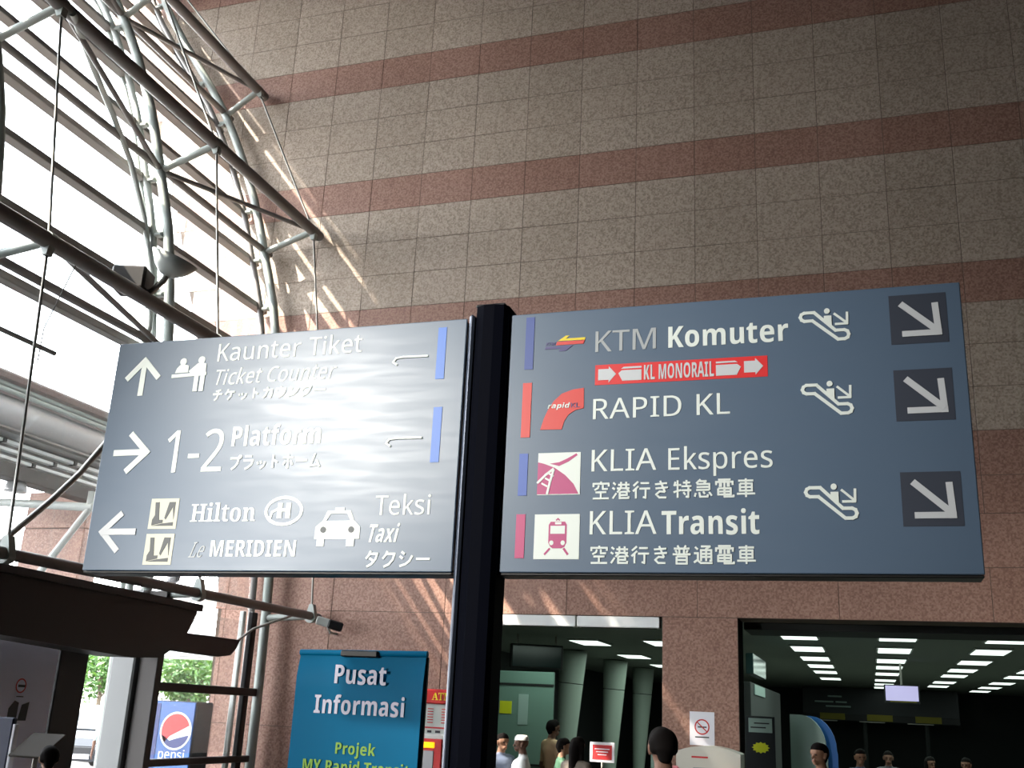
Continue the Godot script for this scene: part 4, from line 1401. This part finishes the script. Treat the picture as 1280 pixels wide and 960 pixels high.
	part_box("print", M.paper_red, t, Vector3(0, 1.32, 0.012), Vector3(0.26, 0.18, 0.004))
	for k in 3:
		part_box("lettering", M.paper, t, Vector3(0, 1.36 - k * 0.035, 0.015), Vector3(0.2 - k * 0.04, 0.012, 0.002))
	st = tool(true)
	tube(st, [Vector3(0, 0.02, 0), Vector3(0, 1.2, 0)], 0.014, 8)
	obj("pole", st, M.offwhite, t)
	st = tool(true)
	lathe(st, [Vector2(0, 0.03), Vector2(0.05, 0.03), Vector2(0.17, 0.012), Vector2(0.17, 0.0), Vector2(0, 0)], Transform3D.IDENTITY, 18)
	obj("base", st, M.offwhite, t)
	t = thing("blue_poster", "small pale blue poster leaning beside the red notice", "poster", Vector3(-3.3, 0.6, -17.0))
	part_box("sheet", M.kiosk_white, t, Vector3(0.2, 0.55, 0), Vector3(0.26, 0.42, 0.01))
	part_box("print", M.kiosk_blue, t, Vector3(0.2, 0.6, 0.007), Vector3(0.1, 0.2, 0.003))
	part_box("stand", M.hall_dark, t, Vector3(0.2, -0.13, -0.02), Vector3(0.06, 0.95, 0.02))
	# screen and dark shop header far back
	t = thing("shop_header", "dark shop header with dim lettering and a yellow band under the hall ceiling", "shop sign", Vector3(0.33, 2.12, -38.4))
	part_box("board", M.header_dark, t, Vector3(0, 0.53, 0), Vector3(4.9, 0.84, 0.08), 0.01)
	for k in 3:
		part_box("yellow_band", M.header_yellow, t, Vector3(-1.5 + k * 1.5, 0.04, 0.045), Vector3(0.8, 0.2, 0.01))
	part_box("band", M.gasket, t, Vector3(0.0, 0.04, 0.03), Vector3(4.9, 0.24, 0.008))
	for k in 3:
		part_box("rail", M.rod, t, Vector3(-1.75 + k * 1.5, -0.1, 0.06), Vector3(0.8, 0.03, 0.02))
	for q in [[-1.75, 0.5, 0.6], [-1.2, 0.5, 0.36], [-1.4, 0.68, 0.45], [-1.3, 0.36, 0.8]]:
		part_box("lettering", M.kiosk_white, t, Vector3(q[0], q[1], 0.043), Vector3(q[2], 0.05, 0.004))
	for x in [-0.3, 0.9]:
		part_box("post", M.hall_dark, t, Vector3(x * 1.6, -1.06, -0.1), Vector3(0.12, 2.12, 0.12))
	t = thing("hanging_screen", "bright lavender hanging screen among the ceiling light rows", "screen", Vector3(0.648, 2.48, -23.4))
	part_box("case", M.black, t, Vector3.ZERO, Vector3(0.68, 0.36, 0.08), 0.01)
	part_box("screen_face", M.screen_glow, t, Vector3(0, 0.015, 0.042), Vector3(0.62, 0.29, 0.006), 0.002)
	part_box("ticker", M.header_yellow, t, Vector3(0.02, -0.145, 0.043), Vector3(0.5, 0.02, 0.006))
	part_box("hanger", M.rod, t, Vector3(0, 0.4, 0), Vector3(0.04, 0.46, 0.04))
	# rounded white kiosk
	t = thing("rounded_kiosk", "white kiosk panel with a curved top corner and a blue edge", "kiosk", Vector3(-0.88, 0, -17.0))
	var pl := [Vector2(-0.25, 0.0), Vector2(0.27, 0.0), Vector2(0.27, 1.4)]
	for k in 8:
		var a := k / 7.0 * PI / 2
		pl.append(Vector2(-0.1 + cos(a) * 0.36, 1.45 + sin(a) * 0.48))
	pl.append(Vector2(-0.25, 1.93))
	st = tool()
	prism(st, pl, -0.1, 0.06)
	obj("panel", st, M.kiosk_white, t)
	var pb := []
	for q in pl:
		pb.append(Vector2(q.x * 1.0 + 0.14, q.y * 1.005 - 0.02 if q.y > 0.5 else q.y))
	st = tool()
	prism(st, pb, -0.2, -0.11)
	obj("edge_panel", st, M.kiosk_blue, t)
	# notices on the dark side of the opening
	t = thing("price_board", "dark stand with a yellow starburst and a pale header sheet", "notice board", Vector3(-1.53, 0, -16.6))
	part_box("panel", M.header_dark, t, Vector3(0, 0.95, 0), Vector3(0.42, 1.86, 0.04), 0.005)
	part_box("sheet", M.kiosk_white, t, Vector3(0, 1.75, 0.024), Vector3(0.34, 0.2, 0.006))
	for k in 2:
		part_box("lettering", M.ink, t, Vector3(0.02 - k * 0.05, 1.78 - k * 0.06, 0.028), Vector3(0.22, 0.018, 0.003))
	st = tool()
	pl = []
	for k in 24:
		var a := TAU * k / 24
		var r := 1.0 if k % 2 == 0 else 0.78
		pl.append(Vector2(cos(a) * 0.13 * r, 1.44 + sin(a) * 0.08 * r))
	prism(st, pl, 0.02, 0.03)
	obj("starburst", st, M.star_yellow, t)
	t = thing("side_shop", "dark shop front along the inner hall with a lit strip", "shop", Vector3(-1.9, 0, -20.5))
	part_box("front", M.hall_dark, t, Vector3(0, 1.2, 0), Vector3(0.3, 2.4, 6.0), 0.01)
	part_box("strip", M.kiosk_white, t, Vector3(0.16, 2.3, 1.6), Vector3(0.02, 0.16, 1.8), 0.004)
	part_box("upper_case", M.teal_glass, t, Vector3(0.14, 2.68, 1.9), Vector3(0.12, 0.32, 2.2), 0.01)

# ---------------------------------------------------------------- outdoors
func tree(at: Vector3, tall: float, wide: float, label: String, seed_no: int) -> void:
	rng.seed = seed_no
	var t := thing("tree", label, "tree", at, 0.0, "street trees outside the glass")
	var st := tool(true)
	tube(st, [Vector3.ZERO, Vector3(0.05, tall * 0.45, 0), Vector3(0.0, tall * 0.75, 0.05)], [0.11, 0.08, 0.04], 8)
	for k in 6:
		var a := TAU * k / 6.0
		tube(st, [Vector3(0.03, tall * (0.4 + 0.04 * k), 0), Vector3(cos(a) * wide * 0.6, tall * (0.62 + 0.05 * (k % 3)), sin(a) * wide * 0.6)], [0.045, 0.015], 6)
	obj("trunk", st, M.bark, t)
	st = tool()
	for k in 1800:
		var d := Vector3(rng.randfn(), rng.randfn(), rng.randfn()).normalized() * pow(rng.randf(), 0.4)
		var lump := 1.0 + 0.25 * sin(d.x * 5.0 + seed_no) * cos(d.z * 4.0)
		var c := Vector3(d.x * wide * lump, tall * 0.72 + d.y * tall * 0.3 * lump, d.z * wide * lump)
		var b := Basis(Vector3(rng.randfn(), rng.randfn(), rng.randfn()).normalized(), rng.randf() * TAU)
		var s := rng.randf_range(0.09, 0.17)
		face(st, [c + b * Vector3(-s, 0, 0), c + b * Vector3(-s * 0.2, s * 0.45, s * 0.1), c + b * Vector3(s, 0, 0), c + b * Vector3(-s * 0.2, -s * 0.45, s * 0.1)], b * Vector3(0, 0, 1))
	obj("foliage", st, M.leaf, t)

func car(at: Vector3, turn: float, label: String, paint: Material) -> void:
	var t := thing("car", label, "car", at, turn, "cars on the street outside")
	var st := tool()
	var side := Transform3D(Basis(Vector3(0, 0, 1), Vector3(0, 1, 0), Vector3(-1, 0, 0)), Vector3.ZERO)
	prism(st, [Vector2(2.1, 0.3), Vector2(2.1, 0.62), Vector2(1.95, 0.78), Vector2(1.0, 0.92), Vector2(-1.5, 0.95), Vector2(-2.0, 0.85), Vector2(-2.1, 0.4), Vector2(-2.0, 0.28)], -0.85, 0.85, side)
	obj("body", st, paint, t)
	st = tool()
	prism(st, [Vector2(1.0, 0.9), Vector2(0.35, 1.38), Vector2(-0.9, 1.42), Vector2(-1.6, 0.94)], -0.72, 0.72, side)
	var cab := obj("cabin", st, paint, t)
	st = tool()
	prism(st, [Vector2(0.82, 0.95), Vector2(0.32, 1.33), Vector2(-0.85, 1.36), Vector2(-1.35, 0.97)], -0.73, 0.73, side)
	obj("side_window", st, M.window_dark, cab)
	st = tool()
	face(st, [Vector3(-0.64, 0.95, 0.97), Vector3(0.64, 0.95, 0.97), Vector3(0.6, 1.35, 0.42), Vector3(-0.6, 1.35, 0.42)], Vector3(0, 0.7, 0.7))
	obj("windscreen", st, M.window_dark, cab)
	for x in [-0.62, 0.62]:
		part_box("headlight", M.paper, t, Vector3(x, 0.66, 2.05), Vector3(0.32, 0.13, 0.12), 0.03)
		for z in [-1.3, 1.3]:
			st = tool(true)
			lathe(st, [Vector2(0, 0.1), Vector2(0.26, 0.1), Vector2(0.31, 0.06), Vector2(0.31, -0.06), Vector2(0.26, -0.1), Vector2(0, -0.1)], Transform3D(Basis(Vector3(0, 1, 0), Vector3(1, 0, 0), Vector3(0, 0, -1)), Vector3(x * 1.25, 0.31, z)), 18)
			obj("wheel", st, M.tyre, t)
	part_box("grille", M.black, t, Vector3(0, 0.52, 2.09), Vector3(0.7, 0.16, 0.04), 0.01)
	part_box("number_plate", M.paper, t, Vector3(0, 0.4, 2.11), Vector3(0.42, 0.1, 0.02))

func build_outdoors() -> void:
	var st := tool()
	bx(st, Vector3(-58.0, -0.3, -30.0), Vector3(98.6, 0.5, 130.0))
	struct("ground", st, M.asphalt).set_meta("label", "street surface outside the glass")
	st = tool()
	bx(st, Vector3(-11.2, -0.1, -20.0), Vector3(5.0, 0.22, 50.0), 0.02)
	struct("pavement", st, M.pavement).set_meta("label", "pavement strip outside the glass facade")
	# added unseen tower, placed to block the low part of the sun's beam
	var tw := thing("sun_blocker_tower", "added grey tower out of view that blocks the low sun", "building", Vector3(-106.0, 0, 45.0))
	part_box("wall", M.building_grey, tw, Vector3(0, 61.0, 0), Vector3(12.0, 122.0, 18.0))
	for k in 17:
		part_box("window_band", M.window_dark, tw, Vector3(6.02, 5.0 + k * 6.8, 0), Vector3(0.1, 3.0, 17.0))
	# white building
	var t := thing("office_building", "large white building with long window bands across the street", "building", Vector3(-46.0, 0, -62.0))
	part_box("wall", M.building_white, t, Vector3(0, 3.2, 0), Vector3(46.0, 6.4, 8.0))
	for k in 2:
		part_box("window_band", M.building_grey, t, Vector3(0, 2.4 + k * 1.9, 4.03), Vector3(44.0, 0.5, 0.1))
	for k in 24:
		part_box("pilaster", M.building_white, t, Vector3(-22.0 + k * 1.9, 1.6, 4.15), Vector3(0.5, 3.2, 0.3), 0.02)
	# louvred white block beside the wall end
	t = thing("louvre_block", "white louvred screen on posts outside, above the hood end", "building", Vector3(-13.6, 0, -20.0))
	part_box("wall", M.building_white, t, Vector3(0, 3.3, -0.3), Vector3(2.6, 1.5, 0.3))
	for x in [-1.2, 1.2]:
		part_box("post", M.building_grey, t, Vector3(x, 1.3, -0.3), Vector3(0.1, 2.6, 0.1))
	for k in 9:
		part_box("slat", M.white, t, Vector3(0, 2.65 + k * 0.15, -0.1), Vector3(2.6, 0.09, 0.12), 0.01)
	tree(Vector3(-27.2, 0, -34), 3.9, 1.5, "bright green street tree seen past the dark door leaf", 3)
	tree(Vector3(-26.4, 0, -38.5), 3.6, 1.3, "bushy green street tree seen through the entrance glass", 8)
	tree(Vector3(-23.3, 0, -34.0), 3.5, 1.3, "green street tree seen above the drinks machine", 13)
	tree(Vector3(-31.6, 0, -36), 4.2, 1.6, "green street tree standing behind the dark door leaf", 21)
	car(Vector3(-17.4, 0.0, -22.5), 0.35, "dark car with bright headlights facing the entrance", M.car_dark)
	car(Vector3(-21.0, 0.0, -27.0), 0.7, "dark grey car passing on the street under the trees", M.car_dark)
	# drinks machine
	t = thing("drinks_machine", "blue drinks machine with a red white and blue ball, outside the entrance glass", "vending machine", Vector3(-9.1, 0.0, -13.3))
	part_box("body", M.gasket, t, Vector3(0.0, 0.85, 0.1), Vector3(0.7, 1.7, 0.4), 0.02)
	part_box("front", M.pepsi_blue, t, Vector3(0.0, 0.86, 0.305), Vector3(0.66, 1.66, 0.02), 0.006)
	part_box("side_band", M.pepsi_deep, t, Vector3(-0.27, 0.86, 0.318), Vector3(0.1, 1.6, 0.006))
	var c := Vector2(0.07, 1.31)
	var ball := print_poly("ball", disc2(c, 0.25, 0.25, 28), M.print_white, t, 0.317, 0.006)
	var up := []
	var dn := []
	for k in 13:
		var a := deg_to_rad(20.0 + k * 17.0)
		up.append(c + Vector2(cos(a), sin(a)) * 0.225)
	up.append(c + Vector2(-0.08, -0.07))
	up.append(c + Vector2(0.06, 0.0))
	for k in 11:
		var a := deg_to_rad(-168.0 + k * 15.6)
		dn.append(c + Vector2(cos(a), sin(a)) * 0.225)
	dn.append(c + Vector2(0.05, -0.09))
	dn.append(c + Vector2(-0.08, -0.13))
	print_poly("red_wave", up, M.print_brightred, ball, 0.323, 0.002)
	print_poly("blue_wave", dn, M.pepsi_deep, ball, 0.323, 0.002)
	letters("pepsi", -0.16, 0.25, 0.94, 0.13, "R", M.paper, t, 0.317)
	t = thing("stall_board", "blue and pink stall board on the pavement beside the drinks machine", "stall", Vector3(-10.25, 0.0, -14.2))
	part_box("panel", M.kiosk_blue, t, Vector3(0, 0.8, 0), Vector3(0.42, 1.55, 0.08), 0.01)
	for k in 3:
		part_box("stripe", M.paper, t, Vector3(0, 1.42 - k * 0.12, 0.045), Vector3(0.4, 0.05, 0.01))
	part_box("print", M.pink_plastic, t, Vector3(-0.05, 0.98, 0.045), Vector3(0.2, 0.16, 0.01))

func build_people() -> void:
	var tan := Color(0.22, 0.115, 0.07)
	var brown := Color(0.13, 0.065, 0.04)
	var navy := Color(0.02, 0.025, 0.05)
	person("person in a light blue collared shirt before the granite pier, seen from behind", Vector3(-1.204, 0, -6.75), PI + 0.5, 1.7, Color(0.12, 0.24, 0.36), navy, brown, "short", 1.12)
	person("person in a white shirt and white cap, before the leaning columns", Vector3(-4.05, 0, -13.0), -1.2, 1.5, Color(0.6, 0.6, 0.58), navy, brown, "cap", 1.12)
	person("person in a tan shirt standing behind the white cap", Vector3(-4.4, 0, -15.6), 2.4, 1.68, Color(0.5, 0.33, 0.19), navy, brown, "short", 1.12, "", -0.03)
	person("person in a checked blue shirt beside the sign post", Vector3(-4.4, 0, -13.2), 0.9, 1.5, Color(0.16, 0.2, 0.3), navy, tan, "short", 1.12)
	person("person with long dark hair and a brown jacket before the leaning columns", Vector3(-3.17, 0, -12.2), 2.7, 1.52, Color(0.1, 0.08, 0.06), navy, brown, "long", 0.9)
	person("person with a dark green jacket beside the white cap", Vector3(-3.75, 0, -13.7), 2.0, 1.47, Color(0.03, 0.09, 0.05), navy, tan, "short", 0.9)
	person("person with short dark hair in a dark shirt before the rounded kiosk", Vector3(-0.48, 0, -11.6), -0.7, 1.6, Color(0.06, 0.04, 0.04), navy, tan, "short", 1.12)
	person("person in a blue jacket beside the rounded kiosk", Vector3(-0.15, 0, -15.8), 0.3, 1.5, Color(0.08, 0.14, 0.26), navy, tan, "short", 0.9)
	person("person in a striped dark top deep in the inner hall", Vector3(0.25, 0, -18.5), 0.0, 1.45, Color(0.05, 0.05, 0.06), navy, brown, "short", 1.12)
	person("person in a pale green top deep in the inner hall", Vector3(0.85, 0, -18.5), 0.6, 1.4, Color(0.2, 0.3, 0.26), navy, brown, "long", 1.12)
	person("person in a red top deep in the inner hall", Vector3(1.35, 0, -18.0), -0.4, 1.42, Color(0.3, 0.02, 0.02), navy, brown, "short", 1.12)
	person("person in a pale shirt standing before the dark door leaf", Vector3(-6.0, 0, -7.05), -2.2, 1.34, Color(0.45, 0.46, 0.5), navy, tan, "short", 1.12)
	person("person in a pale shirt wearing a black helmet on the street", Vector3(-14.1, 0.01, -18.0), 0.4, 1.33, Color(0.5, 0.56, 0.54), navy, brown, "helmet", 1.12)
	# counter pieces at the hood
	var t := thing("queue_board", "brown topped board on a stand before the notice board", "board", Vector3(-6.35, 0, -7.3))
	var st := tool()
	bx(st, Vector3(0, 1.33, 0), Vector3(0.32, 0.02, 0.3), 0.004, Basis(Vector3(1, 0, 0), 0.6))
	obj("top", st, M.brown_board, t)
	st = tool(true)
	tube(st, [Vector3(0, 0.02, 0), Vector3(0, 1.3, 0)], 0.02, 8)
	obj("pole", st, M.rod, t)
	part_box("base", M.black, t, Vector3(0, 0.012, 0), Vector3(0.36, 0.024, 0.36), 0.005)
	t = thing("blue_screen", "dark blue folding screen with a white edge beside the brown topped board", "screen", Vector3(-6.86, 0, -7.3), 0.0)
	part_box("panel", M.deep_blue, t, Vector3(0, 0.78, 0), Vector3(0.5, 1.5, 0.05), 0.01)
	part_box("edge", M.paper, t, Vector3(0.265, 0.78, 0), Vector3(0.03, 1.4, 0.05), 0.005)

func _ready() -> void:
	# camera
	var cam := Camera3D.new()
	cam.name = "camera"
	add_child(cam)
	cam.position = Vector3(0, 1.75, 0)
	cam.basis = Basis(Vector3(0, 1, 0), deg_to_rad(18.789)) * Basis(Vector3(1, 0, 0), deg_to_rad(17.399)) * Basis(Vector3(0, 0, 1), deg_to_rad(2.768))
	cam.fov = 2.0 * rad_to_deg(atan(480.0 / 1312.5))
	cam.near = 0.05
	cam.far = 400.0
	cam.current = true
	# bright hazy sky
	var env := Environment.new()
	var sky := Sky.new()
	var sm := ProceduralSkyMaterial.new()
	sm.sky_top_color = Color(0.94, 0.97, 1.0)
	sm.sky_horizon_color = Color(1.0, 1.0, 1.0)
	sm.ground_bottom_color = Color(0.5, 0.5, 0.5)
	sm.ground_horizon_color = Color(0.9, 0.9, 0.9)
	sm.sun_angle_max = 1.0
	sky.sky_material = sm
	env.background_mode = Environment.BG_SKY
	env.sky = sky
	env.background_energy_multiplier = 20.0
	env.tonemap_mode = Environment.TONE_MAPPER_LINEAR
	env.tonemap_exposure = 1.0
	env.sdfgi_enabled = true
	env.ssao_enabled = true
	env.ssil_enabled = true
	var we := WorldEnvironment.new()
	we.name = "world"
	we.environment = env
	add_child(we)
	# sun, through the facade onto the granite wall
	var sun := DirectionalLight3D.new()
	sun.name = "sun"
	add_child(sun)
	sun.look_at_from_position(Vector3.ZERO, Vector3(1.0, -1.26, -0.6))
	sun.light_color = Color(1.0, 0.95, 0.88)
	sun.light_energy = 17.0
	sun.light_angular_distance = 0.6
	sun.shadow_enabled = true
	sun.sky_mode = DirectionalLight3D.SKY_MODE_LIGHT_ONLY
	make_materials()
	glow("panel_glow", Color(0.93, 1.0, 0.96), 1.6)
	glow("screen_glow", Color(0.72, 0.7, 0.86), 0.8)
	glow("atm_glow", Color(1.0, 0.75, 0.1), 1.1)
	glow("bulb", Color(1.0, 0.98, 0.94), 6.0)
	build_shell()
	build_facade()
	build_entrance()
	build_signs()
	build_before_wall()
	build_inner_hall()
	build_outdoors()
	build_people()
	# the dish uplight in view, then two added unseen floodlights for boards and banner
	dish_lamp(Vector3(-8.15, 6.3, -9.7), 0.3, "grey dish uplight with a dark box on the truss pipe", false)
	var fl := dish_lamp(Vector3(-8.3, 5.85, 5.0), 0.0, "added unseen dish floodlight on the truss pipe, brightening the boards", true)
	flood(fl, Vector3(-7.8, 6.1, 4.55), Vector3(-1.9, 3.1, -5.0), 15.0, 185.0)
	var fl2 := dish_lamp(Vector3(-8.1, 2.55, 3.0), 0.0, "added unseen dish floodlight on the low pipe, brightening the banner", true)
	flood(fl2, Vector3(-7.6, 2.8, 2.55), Vector3(-2.7, 1.0, -8.5), 16.0, 60.0)

func flood(lamp: Node3D, at: Vector3, to: Vector3, cone: float, energy: float) -> void:
	var sp := SpotLight3D.new()
	sp.name = "added_flood_beam"
	lamp.add_child(sp)
	sp.look_at_from_position(at, to)
	sp.spot_angle = cone
	sp.spot_angle_attenuation = 1.0
	sp.spot_range = 40.0
	sp.light_color = Color(1.0, 0.99, 0.96)
	sp.light_energy = energy
	sp.light_size = 0.25
	sp.shadow_enabled = true
